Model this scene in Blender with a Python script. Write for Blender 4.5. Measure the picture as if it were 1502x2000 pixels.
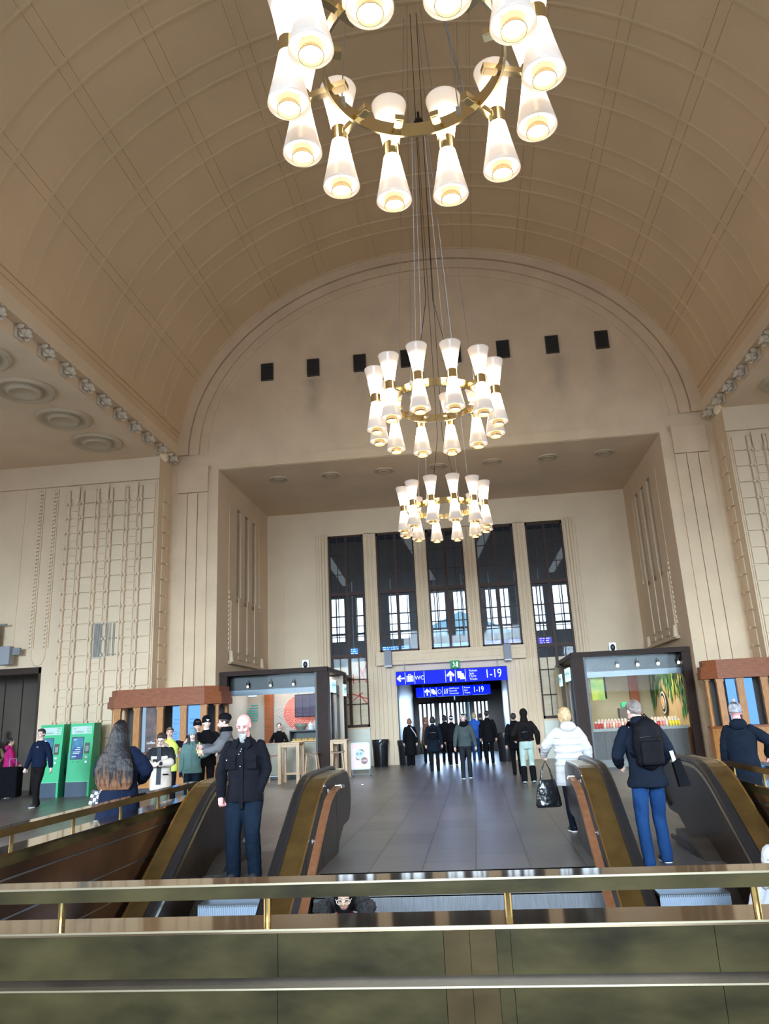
import bpy, bmesh, math, random
from mathutils import Vector, Matrix
random.seed(7)
for o in list(bpy.data.objects): bpy.data.objects.remove(o)
S = bpy.context.scene
COL = S.collection
PI = math.pi

# ------------------------------------------------------------------ camera
CF = 1450.0
pitch, roll, yaw = math.radians(15.5), math.radians(2.75), math.radians(6.0)
cp, sp_ = math.cos(pitch), math.sin(pitch); cy_, sy_ = math.cos(yaw), math.sin(yaw); cr, sr = math.cos(roll), math.sin(roll)
Fv = Vector((-sy_*cp, cy_*cp, sp_)); R0 = Vector((cy_, sy_, 0)); D0 = Fv.cross(R0)
Rv = cr*R0 + sr*D0; Dv = -sr*R0 + cr*D0
cam_d = bpy.data.cameras.new('camera'); cam = bpy.data.objects.new('camera', cam_d); COL.objects.link(cam)
cam_d.sensor_fit = 'HORIZONTAL'; cam_d.sensor_width = 36; cam_d.lens = CF/1502*36
cam_d.clip_start = .05; cam_d.clip_end = 400
m = Matrix.Identity(4)
for i in range(3):
    m[i][0] = Rv[i]; m[i][1] = -Dv[i]; m[i][2] = -Fv[i]
m[0][3], m[1][3], m[2][3] = .72, 0, 1.65
cam.matrix_world = m
S.camera = cam

# ------------------------------------------------------------------ light and exposure
S.view_settings.view_transform = 'Standard'; S.view_settings.look = 'None'
S.view_settings.gamma = 1; S.view_settings.exposure = 0.34
try: S.view_settings.use_curve_mapping = False
except Exception: pass
W = bpy.data.worlds.new('sky'); S.world = W; W.use_nodes = True
bg = W.node_tree.nodes['Background']; bg.inputs[0].default_value = (.62, .80, 1.0, 1); bg.inputs[1].default_value = 2.6
def area(name, loc, tilt, sx, sy, power, col, spread, rz=0):
    L = bpy.data.lights.new(name, 'AREA'); L.shape = 'RECTANGLE'; L.size = sx; L.size_y = sy
    L.energy = power; L.color = col; L.spread = math.radians(spread)
    o = bpy.data.objects.new(name, L); COL.objects.link(o); o.location = loc
    o.rotation_euler = (math.radians(tilt), 0, math.radians(rz)); return o
# daylight falling in through the big south window behind the viewer
area('daylight_south_window', (0, -11.7, 6.2), 79, 10.5, 6.0, 680, (.64, .83, 1.0), 36)
for sx_ in (-1, 1): area('added_aisle_fill', (sx_*11.9, -11.7, 4.9), 78, 6.0, 4.4, 500, (.62, .82, 1.0), 38)  # pair of lights added to brighten the side towers
# daylight through the openings of the side aisles
area('daylight_west_opening', (-16.8, 4, 4.2), 60, 9, 6.5, 1000, (.92, .93, .93), 100, -90)
area('daylight_east_opening', (16.8, 4, 4.2), 60, 9, 6.5, 1000, (.92, .93, .93), 100, 90)
# daylight through the platform doors at the far end
area('daylight_platform_doors', (0, 35.9, 1.5), -78, 3.2, 2.2, 170, (.45, .65, 1.0), 140)

# ------------------------------------------------------------------ materials
MATS = {}
def mat(name, col, rough=.6, metal=0.0, bump=0, bscale=40, var=0, vscale=3, emit=None, estr=0, spec=.5, vec='Object', col2=None, stretch=(1,1,1), coat=0, detail=4):
    if name in MATS: return MATS[name]
    M = bpy.data.materials.new(name); M.use_nodes = True; nt = M.node_tree; N = nt.nodes; L = nt.links
    b = N['Principled BSDF']; b.inputs['Base Color'].default_value = (*col, 1); b.inputs['Roughness'].default_value = rough
    b.inputs['Metallic'].default_value = metal; b.inputs['Specular IOR Level'].default_value = spec
    if coat: b.inputs['Coat Weight'].default_value = coat; b.inputs['Coat Roughness'].default_value = .08
    if emit: b.inputs['Emission Color'].default_value = (*emit, 1); b.inputs['Emission Strength'].default_value = estr
    tc = mp = None
    if bump or var or col2:
        tc = N.new('ShaderNodeTexCoord'); mp = N.new('ShaderNodeMapping'); mp.inputs['Scale'].default_value = stretch
        L.new(tc.outputs[vec], mp.inputs[0])
    if var or col2:
        n = N.new('ShaderNodeTexNoise'); n.inputs['Scale'].default_value = vscale; n.inputs['Detail'].default_value = detail
        L.new(mp.outputs[0], n.inputs[0]); r = N.new('ShaderNodeValToRGB'); L.new(n.outputs[0], r.inputs[0])
        c2 = col2 if col2 else tuple(min(1, c*(1+var)) for c in col); c1 = col if col2 else tuple(c*(1-var) for c in col)
        r.color_ramp.elements[0].position = .35; r.color_ramp.elements[0].color = (*c1, 1)
        r.color_ramp.elements[1].position = .65; r.color_ramp.elements[1].color = (*c2, 1)
        L.new(r.outputs[0], b.inputs['Base Color'])
    if bump:
        n2 = N.new('ShaderNodeTexNoise'); n2.inputs['Scale'].default_value = bscale; n2.inputs['Detail'].default_value = 3
        L.new(mp.outputs[0], n2.inputs[0]); bp = N.new('ShaderNodeBump'); bp.inputs['Strength'].default_value = bump; bp.inputs['Distance'].default_value = .02
        L.new(n2.outputs[0], bp.inputs['Height']); L.new(bp.outputs[0], b.inputs['Normal'])
    MATS[name] = M; return M
def emis(name, col, s):
    return mat(name, (0.02, .02, .02), .8, emit=col, estr=s, spec=.1)
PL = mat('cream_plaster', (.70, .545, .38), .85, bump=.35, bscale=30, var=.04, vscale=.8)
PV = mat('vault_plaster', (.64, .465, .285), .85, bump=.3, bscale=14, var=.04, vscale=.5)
PS = mat('stained_plaster', (.69, .52, .35), .9, bump=.7, bscale=24, var=.05, vscale=1.2)
WAINS = mat('pale_stone', (.62, .62, .52), .5, var=.05, vscale=2)
BRONZE = mat('patinated_bronze', (.017, .0135, .005), .5, .15, spec=.14, col2=(.060, .046, .017), vscale=2.2, detail=8, bump=.08, bscale=9, stretch=(1, 1, 2))
BRONZE_BR = mat('browner_bronze_sheet', (.046, .029, .011), .5, .12, spec=.12, col2=(.072, .048, .019), vscale=3, stretch=(1, 1, 3), detail=8)  # browner mottled tone for a few parapet sheets
BRONZE_T = mat('polished_bronze', (.42, .31, .20), .07, .95, col2=(.34, .25, .16), vscale=2)
BRONZE_E = mat('bronze_edge_highlight', (.60, .50, .34), .3, .9)  # lighter bronze, paints the highlight along parapet and rail edges
BRONZE_G = mat('gold_bronze_deck', (.33, .235, .09), .28, .9, col2=(.25, .175, .07), vscale=5)
DARKPAN = mat('dark_bronze_panel', (.020, .013, .009), .3, .3, spec=.3, col2=(.04, .027, .019), vscale=3)
PITPAN = mat('brown_pit_panel', (.05, .028, .018), .22, .55, col2=(.13, .065, .03), vscale=1.3)
STEEL = mat('brushed_steel', (.55, .56, .58), .3, 1.0)
RUBBER = mat('black_rubber', (.012, .012, .014), .32)
COPPER = mat('copper_handrail', (.62, .31, .17), .3, .8, col2=(.5, .24, .13), vscale=12)
BRASS = mat('polished_brass', (.86, .72, .44), .16, 1.0)
WOOD = mat('mahogany', (.33, .125, .03), .32, col2=(.43, .19, .055), vscale=5, stretch=(6, 6, 1), spec=.3)
WOODC = mat('mahogany_cornice', (.20, .055, .018), .42, col2=(.27, .085, .03), vscale=5, stretch=(1, 6, 6), spec=.25)
OAK = mat('light_oak', (.50, .33, .19), .5, col2=(.58, .40, .25), vscale=6, stretch=(5, 5, 1))
DKBRN = mat('dark_brown_frame', (.035, .02, .014), .45, spec=.3)
KIOSKP = mat('kiosk_bronze', (.030, .015, .011), .5, 0, spec=.12, var=.1, vscale=3)
BLACK = mat('black_paint', (.012, .012, .014), .4)
DARK = mat('dark_interior', (.03, .027, .024), .7)
GREY = mat('grey_paint', (.22, .23, .25), .5)
LGREY = mat('light_grey', (.55, .56, .58), .5)
WHITE = mat('white_paint', (.8, .8, .8), .4)
PLY = mat('plywood_board', (.72, .55, .36), .7, col2=(.80, .64, .44), vscale=2, stretch=(1, 1, 4))
REDP = mat('red_spray_paint', (.75, .07, .05), .6)
GREEN = mat('ticket_green', (.02, .40, .16), .4)
NAVYP = mat('navy_plinth', (.03, .05, .08), .4)
MARBLE = mat('beige_marble', (.22, .17, .135), .4, col2=(.28, .22, .18), vscale=2)
def glass(name, refl=.10, tint=(1, 1, 1)):
    M = bpy.data.materials.new(name); M.use_nodes = True; nt = M.node_tree; N = nt.nodes; N.clear()
    o = N.new('ShaderNodeOutputMaterial'); t = N.new('ShaderNodeBsdfTransparent'); t.inputs[0].default_value = (*tint, 1)
    g = N.new('ShaderNodeBsdfGlossy'); g.inputs['Roughness'].default_value = .02
    mx = N.new('ShaderNodeMixShader'); mx.inputs[0].default_value = refl
    nt.links.new(t.outputs[0], mx.inputs[1]); nt.links.new(g.outputs[0], mx.inputs[2]); nt.links.new(mx.outputs[0], o.inputs[0]); return M
GLASS = glass('window_glass', .004, (.97, .98, .99)); GLASS_K = glass('kiosk_glass', .0018, (.98, .99, .985))

# granite floor: square tiles, darker joints, slight variation from tile to tile
def floor_mat():
    M = bpy.data.materials.new('granite_floor_tiles'); M.use_nodes = True; nt = M.node_tree; N = nt.nodes; L = nt.links
    b = N['Principled BSDF']; tc = N.new('ShaderNodeTexCoord'); br = N.new('ShaderNodeTexBrick')
    mp = N.new('ShaderNodeMapping'); mp.inputs['Rotation'].default_value = (0, 0, PI/2); L.new(tc.outputs['Object'], mp.inputs[0]); L.new(mp.outputs[0], br.inputs[0])
    br.inputs['Scale'].default_value = 1; br.inputs['Brick Width'].default_value = .9; br.inputs['Row Height'].default_value = .6
    br.inputs['Mortar Size'].default_value = .009; br.inputs['Mortar Smooth'].default_value = .2
    br.inputs['Color1'].default_value = (.125, .118, .115, 1); br.inputs['Color2'].default_value = (.175, .165, .158, 1); br.inputs['Mortar'].default_value = (.05, .046, .042, 1)
    L.new(br.outputs[0], b.inputs['Base Color']); b.inputs['Roughness'].default_value = .34
    b.inputs['Specular IOR Level'].default_value = .7
    return M
FLOOR = floor_mat()

# ------------------------------------------------------------------ helpers
def mkobj(name, bm, m, parent=None, smooth=False, loc=None):
    me = bpy.data.meshes.new(name)
    bmesh.ops.recalc_face_normals(bm, faces=bm.faces[:])
    bm.to_mesh(me); bm.free()
    for mm in (m if isinstance(m, (list, tuple)) else [m]): me.materials.append(mm)
    if smooth:
        for p in me.polygons: p.use_smooth = True
    o = bpy.data.objects.new(name, me); COL.objects.link(o)
    if loc: o.location = loc
    if parent: o.parent = parent
    return o
def empty(name, loc=(0, 0, 0), rz=0):
    o = bpy.data.objects.new(name, None); COL.objects.link(o); o.location = loc; o.rotation_euler = (0, 0, rz); o.empty_display_size = .2; return o
def tag(o, label=None, cat=None, group=None, kind=None):
    if label: o['label'] = label
    if cat: o['category'] = cat
    if group: o['group'] = group
    if kind: o['kind'] = kind
    return o
def struct(name, bm, m, parent=None, smooth=False):
    o = mkobj(name, bm, m, parent, smooth)
    if not parent: o['kind'] = 'structure'
    return o
def NB(): return bmesh.new()
def box(bm, x0, x1, y0, y1, z0, z1, mi=0, bev=0):
    r = bmesh.ops.create_cube(bm, size=1, matrix=Matrix.Translation(((x0+x1)/2, (y0+y1)/2, (z0+z1)/2)) @ Matrix.Diagonal((abs(x1-x0), abs(y1-y0), abs(z1-z0), 1)))
    vs = r['verts']; fs = {f for v in vs for f in v.link_faces}
    for f in fs: f.material_index = mi
    if bev:
        es = {e for v in vs for e in v.link_edges}
        bmesh.ops.bevel(bm, geom=list(es), offset=bev, segments=2, affect='EDGES', profile=.6)
    return vs
def obox(bm, c, ax, ay, sx, sy, z0, z1, mi=0):
    """box with centre c=(x,y), unit axes ax, ay in plan"""
    ax = Vector(ax).normalized(); ay = Vector(ay).normalized()
    M = Matrix(((ax.x*sx, ay.x*sy, 0, c[0]), (ax.y*sx, ay.y*sy, 0, c[1]), (0, 0, z1-z0, (z0+z1)/2), (0, 0, 0, 1)))
    r = bmesh.ops.create_cube(bm, size=1, matrix=M)
    for f in {f for v in r['verts'] for f in v.link_faces}: f.material_index = mi
def poly(bm, pts, mi=0):
    f = bm.faces.new([bm.verts.new(p) for p in pts]); f.material_index = mi; return f
def prism(bm, pts, axis, a, b, mi=0):
    """polygon pts (2D) extruded along axis from a to b. axis x: pts=(y,z); y: (x,z); z: (x,y)"""
    def P(p, t):
        return (t, p[0], p[1]) if axis == 'x' else ((p[0], t, p[1]) if axis == 'y' else (p[0], p[1], t))
    A = [bm.verts.new(P(p, a)) for p in pts]; B = [bm.verts.new(P(p, b)) for p in pts]
    n = len(pts); fs = [bm.faces.new(A), bm.faces.new(B[::-1])]
    for i in range(n): fs.append(bm.faces.new((A[i], A[(i+1) % n], B[(i+1) % n], B[i])))
    for f in fs: f.material_index = mi
def frames(pts):
    pts = [Vector(p) for p in pts]; out = []; up = None
    for i, p in enumerate(pts):
        t = (pts[min(i+1, len(pts)-1)] - pts[max(i-1, 0)]).normalized()
        if up is None:
            up = Vector((0, 0, 1)) if abs(t.z) < .9 else Vector((1, 0, 0))
        n = (up - t*up.dot(t)).normalized(); up = n; out.append((p, t, n, t.cross(n)))
    return out
def tube(bm, pts, rad, n=8, cap=True, mi=0):
    rs = rad if isinstance(rad, (list, tuple)) else [rad]*len(pts)
    rings = []
    for (p, t, u, w), r in zip(frames(pts), rs):
        ru, rw = r if isinstance(r, tuple) else (r, r)
        rings.append([bm.verts.new(p + u*math.cos(2*PI*k/n)*ru + w*math.sin(2*PI*k/n)*rw) for k in range(n)])
    for a, b in zip(rings, rings[1:]):
        for k in range(n):
            f = bm.faces.new((a[k], a[(k+1) % n], b[(k+1) % n], b[k])); f.material_index = mi
    if cap:
        bm.faces.new(rings[0][::-1]).material_index = mi; bm.faces.new(rings[-1]).material_index = mi
def strip(bm, pts, prof, mi=0):
    """sweep closed 2D profile prof=(side,up) along a path lying in a vertical x=const plane"""
    rings = []
    pts = [Vector(p) for p in pts]
    for i, p in enumerate(pts):
        t = (pts[min(i+1, len(pts)-1)] - pts[max(i-1, 0)]).normalized(); s = Vector((1, 0, 0)); u = s.cross(t).normalized()
        if u.z < 0 and abs(t.z) < .95: u = -u
        rings.append([bm.verts.new(p + s*a + u*b) for a, b in prof])
    n = len(prof)
    for a, b in zip(rings, rings[1:]):
        for k in range(n): bm.faces.new((a[k], a[(k+1) % n], b[(k+1) % n], b[k])).material_index = mi
    bm.faces.new(rings[0][::-1]).material_index = mi; bm.faces.new(rings[-1]).material_index = mi
def lathe(bm, prof, n=24, M=None, mi=0, cap=False):
    rings = []
    for r, z in prof:
        rings.append([bm.verts.new((r*math.cos(2*PI*k/n), r*math.sin(2*PI*k/n), z)) for k in range(n)])
    for a, b in zip(rings, rings[1:]):
        for k in range(n):
            bm.faces.new((a[k], a[(k+1) % n], b[(k+1) % n], b[k])).material_index = mi
    if cap:
        bm.faces.new(rings[0][::-1]).material_index = mi; bm.faces.new(rings[-1]).material_index = mi
    if M is not None: bmesh.ops.transform(bm, matrix=M, verts=[v for r in rings for v in r])
def ell(bm, c, r, rot=None, u=14, v=10, mi=0):
    M = Matrix.Translation(c) @ (rot.to_4x4() if rot else Matrix.Identity(4)) @ Matrix.Diagonal((r[0], r[1], r[2], 1))
    q = bmesh.ops.create_uvsphere(bm, u_segments=u, v_segments=v, radius=1, matrix=M)
    for f in {f for w in q['verts'] for f in w.link_faces}: f.material_index = mi
def copy_tree(o, parent=None):
    c = o.copy(); COL.objects.link(c); c.parent = parent
    for ch in list(o.children): copy_tree(ch, c)
    return c
def text(s, loc, size, m, parent, rot=(PI/2, 0, 0), name='lettering', ext=.004, align='CENTER', sx=1):
    c = bpy.data.curves.new(name, 'FONT'); c.body = s; c.size = size; c.extrude = ext; c.align_x = align; c.align_y = 'CENTER'
    c.materials.append(m); o = bpy.data.objects.new(name, c); COL.objects.link(o); o.location = loc; o.rotation_euler = rot; o.scale = (sx, 1, 1); o.parent = parent; return o
ORD = ['first', 'second', 'third', 'fourth', 'fifth', 'sixth', 'seventh', 'eighth', 'ninth', 'tenth', 'eleventh', 'twelfth', 'thirteenth', 'fourteenth']
# ================================================================== THE SETTING
YF, YB, YT = 22.3, 28.2, 21.3        # end wall of the nave, window wall of the recess, side towers
VA, VBz, VZ = 8.4, 6.75, 10.3        # vault half width, rise, springing height
LX, RX = -2.9, 3.62                  # stairwell opening
# floor with the stairwell cut out
bm = NB()
def quad(x0, x1, y0, y1, z=0): poly(bm, [(x0, y0, z), (x1, y0, z), (x1, y1, z), (x0, y1, z)])
for a in ((-17, 17, -12, 3.74), (-17, LX-.2, 3.74, 8.88), (RX+.2, 17, 3.74, 8.88), (-17, 17, 8.88, 21.3), (-17, 17, 21.3, 36.2)):
    box(bm, a[0], a[1], a[2], a[3], -.18, 0)
struct('floor', bm, FLOOR)
# vault: barrel surface with thin raised double ribs along and across
bm = NB()
def vp(a, y, off=0):
    return ((VA-off)*math.cos(a), y, VZ+(VBz-off)*math.sin(a))
na = 72
ys = [-12+i*(34.3)/20 for i in range(21)]
g = [[bm.verts.new(vp(PI*i/na, y)) for i in range(na+1)] for y in ys]
for a, b in zip(g, g[1:]):
    for i in range(na): bm.faces.new((a[i], a[i+1], b[i+1], b[i])).smooth = True
def arch_rib(y0, y1, off, a0=0.12, a1=PI-.12, n=60):
    prev = None
    for i in range(n+1):
        a = a0+(a1-a0)*i/n
        q = [bm.verts.new(vp(a, y0, 0)), bm.verts.new(vp(a, y0+.012, off)), bm.verts.new(vp(a, y1-.012, off)), bm.verts.new(vp(a, y1, 0))]
        if prev:
            for k in range(3): bm.faces.new((prev[k], prev[k+1], q[k+1], q[k]))
        prev = q
def long_rib(a, w, off):
    da = w/8.0
    A = [vp(a-da, -12, -.002), vp(a-da*.8, -12, off), vp(a+da*.8, -12, off), vp(a+da, -12, -.002)]
    B = [(p[0], YF, p[2]) for p in A]
    va = [bm.verts.new(p) for p in A]; vb = [bm.verts.new(p) for p in B]
    for k in range(3): bm.faces.new((va[k], va[k+1], vb[k+1], vb[k]))
k = 0
yb = 22.3-.05
for i in range(19):
    c = 20.62-1.84*i
    if c < -11: break
    for d in (-.29, .29): arch_rib(c+d-.03, c+d+.03, .045)
arch_rib(22.14, 22.22, .04)
for ang in (156.3, 140.7, 126.5, 113.3, 101):
    for s in (1, -1):
        a = math.radians(ang) if s > 0 else PI-math.radians(ang)
        for d in (-.017, .017): long_rib(a+d, .030, .026)
for s in (0, 1):
    a = math.radians(173.2); a = a if s else PI-a
    long_rib(a, .05, .045); long_rib(a+(.025 if s else -.025), .03, .03)
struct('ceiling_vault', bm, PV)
# end wall of the nave with the recess opening cut out and arch mouldings
bm = NB()
def wallpoly(zmax_fn, x0, x1, z0, y, n=40):
    prev = None
    for i in range(n+1):
        x = x0+(x1-x0)*i/n; q = (bm.verts.new((x, y, z0)), bm.verts.new((x, y, zmax_fn(x))))
        if prev: bm.faces.new((prev[0], q[0], q[1], prev[1]))
        prev = q
vz = lambda x: VZ+VBz*math.sqrt(max(0, 1-(x/VA)**2))+.02
wallpoly(vz, -7, 7, 9.7, YF)
for s in (-1, 1):
    wallpoly(vz, s*7, s*8.4, 0, YF, 30)
    poly(bm, [(s*8.4, YF, 0), (s*8.85, YF, 0), (s*8.85, YF, VZ+.1), (s*8.4, YF, VZ+.1)])
    # frame band, capital block, flat pilaster strips
    box(bm, s*7.0, s*7.24, YF-.045, YF+.005, 0, 10.05)
    box(bm, s*7.34, s*8.36, YF-.08, YF+.01, 9.0, 9.86, bev=.01)
    for i in range(3):
        x0 = 7.35+.345*i; box(bm, s*x0, s*(x0+.315), YF-.055, YF+.01, 0, 8.97)
box(bm, -6.998, 6.998, YF-.045, YF+.005, 9.72, 10.05)
def arch_band(o0, o1, dep, zlo):
    prev = None; n = 80
    for i in range(n+1):
        a = PI*i/n
        def pt(o): return (VA-o)*math.cos(a), VZ+(VBz-o)*math.sin(a)
        p0, p1 = pt(o0), pt(o1)
        if min(p0[1], p1[1]) < zlo: prev = None; continue
        q = [bm.verts.new((p0[0], YF, p0[1])), bm.verts.new((p0[0], YF-dep, p0[1])), bm.verts.new((p1[0], YF-dep, p1[1])), bm.verts.new((p1[0], YF, p1[1]))]
        if prev:
            for k in range(3): bm.faces.new((prev[k], prev[k+1], q[k+1], q[k]))
        prev = q
arch_band(0.0, .36, .10, 10.3); arch_band(.40, .72, .06, 10.3); arch_band(.76, 1.02, .03, 10.3)
struct('wall_end', bm, PS)
# recess (walls, ceiling)
for s, nm in ((-1, 'left'), (1, 'right')):
    bm = NB()
    X = s*7.0; X2 = s*7.35
    slits = [(24.25, 24.75), (25.2, 25.7), (26.1, 26.6)]
    ycur = YF+.012
    for a, b in slits+[(YB, YB)]:
        box(bm, X, X2, ycur, a, 0, 9.9)
        if a < YB:
            box(bm, X, X2, a, b, 0, 5.85); box(bm, X, X2, a, b, 8.93, 9.9)
        ycur = b
    # hanging relief panel below the slits
    box(bm, s*6.93, X, 23.5, 27.0, 3.62, 5.6)
    box(bm, s*6.88, X, 23.38, 27.12, 3.55, 3.64, bev=.015)
    for y in (23.42, 26.98):
        tube(bm, [(s*6.9, y, 3.6), (s*6.9, y, 3.95)], [.09, .05], 8)
        for k in range(13): box(bm, s*6.955, X, y-.03, y+.03, 4.0+k*.15, 4.1+k*.15)
        box(bm, s*6.985, X, y-.012, y+.012, 5.9, 8.95)
    for a, b in slits:
        box(bm, s*6.90, s*6.93, a-.02, b-.12, 3.95, 5.8); box(bm, s*6.90, s*6.93, a-.06, b-.02, 3.72, 3.84)
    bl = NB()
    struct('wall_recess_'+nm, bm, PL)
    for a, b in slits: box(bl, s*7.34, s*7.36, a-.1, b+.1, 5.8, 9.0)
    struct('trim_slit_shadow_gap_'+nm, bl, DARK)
bm = NB(); box(bm, -7.35, 7.35, YF, YB+.2, 9.7, 9.9)
struct('ceiling_recess', bm, PL)
# window wall of the recess
wins = [(-4.57, -3.15, 1.36, 8.7), (-2.66, -1.17, 4.02, 8.68), (-.70, .73, 4.02, 8.66), (1.20, 2.68, 4.02, 8.66), (3.15, 4.56, 1.36, 8.65)]
bm = NB()
T = YB+.45
def wbox(x0, x1, z0, z1, y0=YB, y1=T): box(bm, x0, x1, y0, y1, z0, z1)
wbox(-7.2, -4.57, 0, 9.9); wbox(4.56, 7.2, 0, 9.9)
wbox(-4.57, 4.56, 8.68, 9.9)
wbox(-4.57, -3.15, 0, 1.36); wbox(3.15, 4.56, 0, 1.36)
for a, b in ((-3.15, -2.66), (-1.17, -.70), (.73, 1.20), (2.68, 3.15)):
    wbox(a, b, 4.02, 8.7)
    for i in range(3):      # reeded mullions
        x = a+(b-a)*(i+.5)/3; tube(bm, [(x, YB, 3.6 if abs(x) < 2.6 else 1.3), (x, YB, 8.66)], .065, 10)
    for x in (a+.02, b-.02):
        for k in range(60 if abs(x) > 2.7 else 44): box(bm, x-.02, x+.02, YB-.045, YB, 8.6-k*.11, 8.665-k*.11)
wbox(-3.15, -2.1, 0, 4.02); wbox(2.0, 3.15, 0, 4.02); wbox(-2.1, 2.0, 3.3, 4.02)
for s in (-1, 1):           # outer mouldings
    for i, x in enumerate((4.64, 4.76, 4.88, 5.02)):
        tube(bm, [(s*x, YB, 1.3), (s*x, YB, 8.78)], .06 if i != 3 else .035, 8)
    box(bm, s*4.57, s*5.1, YB-.03, YB, 8.72, 8.8)
    box(bm, s*6.35, s*6.38, YB-.02, YB, 1.3, 8.8)
    for i in range(6):      # flat reeds beside the doorway
        x = 2.14+.165*i; box(bm, s*x, s*(x+.15), YB-.05, YB, 0, 3.52)
struct('wall_windows', bm, PL)
bm = NB()
for s in (-1, 1): box(bm, s*3.14, s*6.98, YB-.09, YB-.001, 0, 1.30, bev=.01)
struct('trim_wainscot', bm, WAINS)
# frieze beam above the doorway
bm = NB(); box(bm, -2.78, 2.72, YB-.32, YB-.001, 3.53, 4.02, bev=.015)
for i in range(17):
    x = -2.55+i*.315; 
    for a in ((x, x+.24, 3.66, 3.68), (x, x+.24, 3.9, 3.92), (x, x+.02, 3.66, 3.92), (x+.22, x+.24, 3.66, 3.92)): box(bm, a[0], a[1], YB-.34, YB-.32, a[2], a[3])
struct('trim_frieze', bm, PL)
# the five tall windows
FR = mat('brown_window_frame', (.05, .024, .017), .5, spec=.2)
for i, (x0, x1, z0, z1) in enumerate(wins):
    e = empty('window_%d' % (i+1), ((x0+x1)/2, YB+.12, z0)); e['kind'] = 'structure'
    bm = NB(); h = z1-z0; w = (x1-x0)/2; full = z0 < 2
    def b(xa, xb, za, zb, t=.05): box(bm, xa, xb, -t, t, za, zb)
    b(-w, -w+.07, 0, h, .07); b(w-.07, w, 0, h, .07); b(-w, w, h-.09, h, .07); b(-w, w, 0, .1, .07); b(-.05, .05, 0, h, .06)
    tr = [6.35-z0]+([3.97-z0] if full else [])
    for z in tr: b(-w, w, z-.07, z+.07, .065)
    for s in (-1, 1): b(s*w/2-.014, s*w/2+.014, 0, h, .02)
    zz = [7.13, 7.9, 5.5, 4.7]+([3.1, 2.2] if full else [])
    for z in zz: b(-w, w, z-z0-.014, z-z0+.014, .02)
    mkobj('window_frame', bm, FR, e)
    bm = NB(); box(bm, -w+.05, w-.05, .03, .036, .05, h-.05); mkobj('pane', bm, GLASS, e)
    if full:
        bm = NB(); s = -1 if x0 < 0 else 1
        if s < 0: box(bm, -w+.06, -.02, .10, .13, .08, 2.22); box(bm, .02, w-.06, .10, .13, .08, 2.4)
        else: box(bm, -w+.06, w-.06, .10, .13, .08, 2.18)
        bd = mkobj('boarding', bm, PLY, e); bd['label'] = 'plywood boarding behind the lower panes'
        if s < 0:
            bm = NB()
            for (xa, za, xb, zb) in ((.3, 2.3, .62, 1.6), (.3, 1.65, .62, 2.25), (.1, 1.95, .12, 1.6), (-.45, .95, -.05, 1.25), (-.2, 1.25, .0, .95), (.1, 1.0, .45, 1.25), (.05, 1.22, .62, 1.02), (.3, 1.2, .6, .85)):
                tube(bm, [(xa, .095, za), (xb, .095, zb)], [(.02, .006), (.02, .006)], 6)
            rr = mkobj('paint_cross', bm, REDP, e); rr['label'] = 'red sprayed crosses on the boards'
# passage beyond the doorway, with side panels and far doors
bm = NB()
box(bm, -2.4, -2.1, YB+.45, 36.2, 0, 3.3); box(bm, 2.0, 2.3, YB+.45, 36.2, 0, 3.3)
struct('wall_passage', bm, MARBLE)
bm = NB(); box(bm, -2.4, 2.3, YB+.3, 36.2, 3.1, 3.3); struct('ceiling_passage', bm, DARK)
bm = NB()
for x0, x1 in ((-2.1, -2.05), (1.94, 2.0)): box(bm, x0, x1, YB+.0, YB+.45, 0, 3.3)
box(bm, -2.1, 2.0, YB+.06, YB+.4, 2.95, 3.3)
struct('trim_doorway', bm, DKBRN)
for i, (x0, x1) in enumerate(((-1.92, -1.12), (-.98, -.22), (-.16, .52), (.66, 1.36))):
    e = empty('door_%d' % (i+1), ((x0+x1)/2, 36.0, 0)); e['kind'] = 'structure'; w = (x1-x0)/2
    bm = NB()
    for k in range(5):
        x = -w+2*w*k/4; box(bm, x-.045, x+.045, -.04, .04, 0, 2.3)
    box(bm, -w, w, -.04, .04, 2.2, 2.5); box(bm, -w, w, -.04, .04, 0, .3)
    mkobj('door_frame', bm, DKBRN, e)
    bm = NB(); box(bm, -w+.03, w-.03, -.008, .0, .28, 2.22); mkobj('pane', bm, GLASS_K, e)
bm = NB(); box(bm, -2.1, -1.9, 35.9, 36.1, 0, 3.1); box(bm, 1.36, 2.0, 35.9, 36.1, 0, 3.1); box(bm, -.22-.76, -.98-.14, 35.9, 36.1, 0, 3.1); box(bm, .52, .66, 35.9, 36.1, 0, 3.1); box(bm, -2.1, 2.0, 35.9, 36.1, 2.72, 3.1)
struct('wall_passage_end', bm, DKBRN)
# hall beyond the windows
HB = mat('hall_beyond', (.20, .22, .28), .8)
HBW = mat('hall_beyond_wall', (.18, .18, .19), .8)
bm = NB()
box(bm, -12, 12, YB+.5, 40.4, 11.2, 11.4); 
struct('ceiling_beyond', bm, HB)
bm = NB(); fw = [(-6.85, -5.95), (-5.3, -4.5), (-3.5, -2.4), (-1.28, -.45), (.02, .85), (1.75, 2.3), (2.45, 3.0), (4.12, 4.8), (5.3, 6.25)]
xc = -12
for a, b_ in fw+[(12, 12)]:
    box(bm, xc, a, 40, 40.3, 3.3, 11.2)
    if a < 12: box(bm, a, b_, 40, 40.3, 8.08, 11.2); box(bm, a, b_, 40, 40.3, 3.3, 5.72); box(bm, a, b_, 40.05, 40.12, 6.05, 6.17); box(bm, (a+b_)/2-.03, (a+b_)/2+.03, 40.05, 40.12, 5.72, 8.08); box(bm, a, b_, 40.05, 40.12, 7.05, 7.1); box(bm, a, b_, 40.05, 40.12, 6.5, 6.55)
    xc = b_
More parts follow.
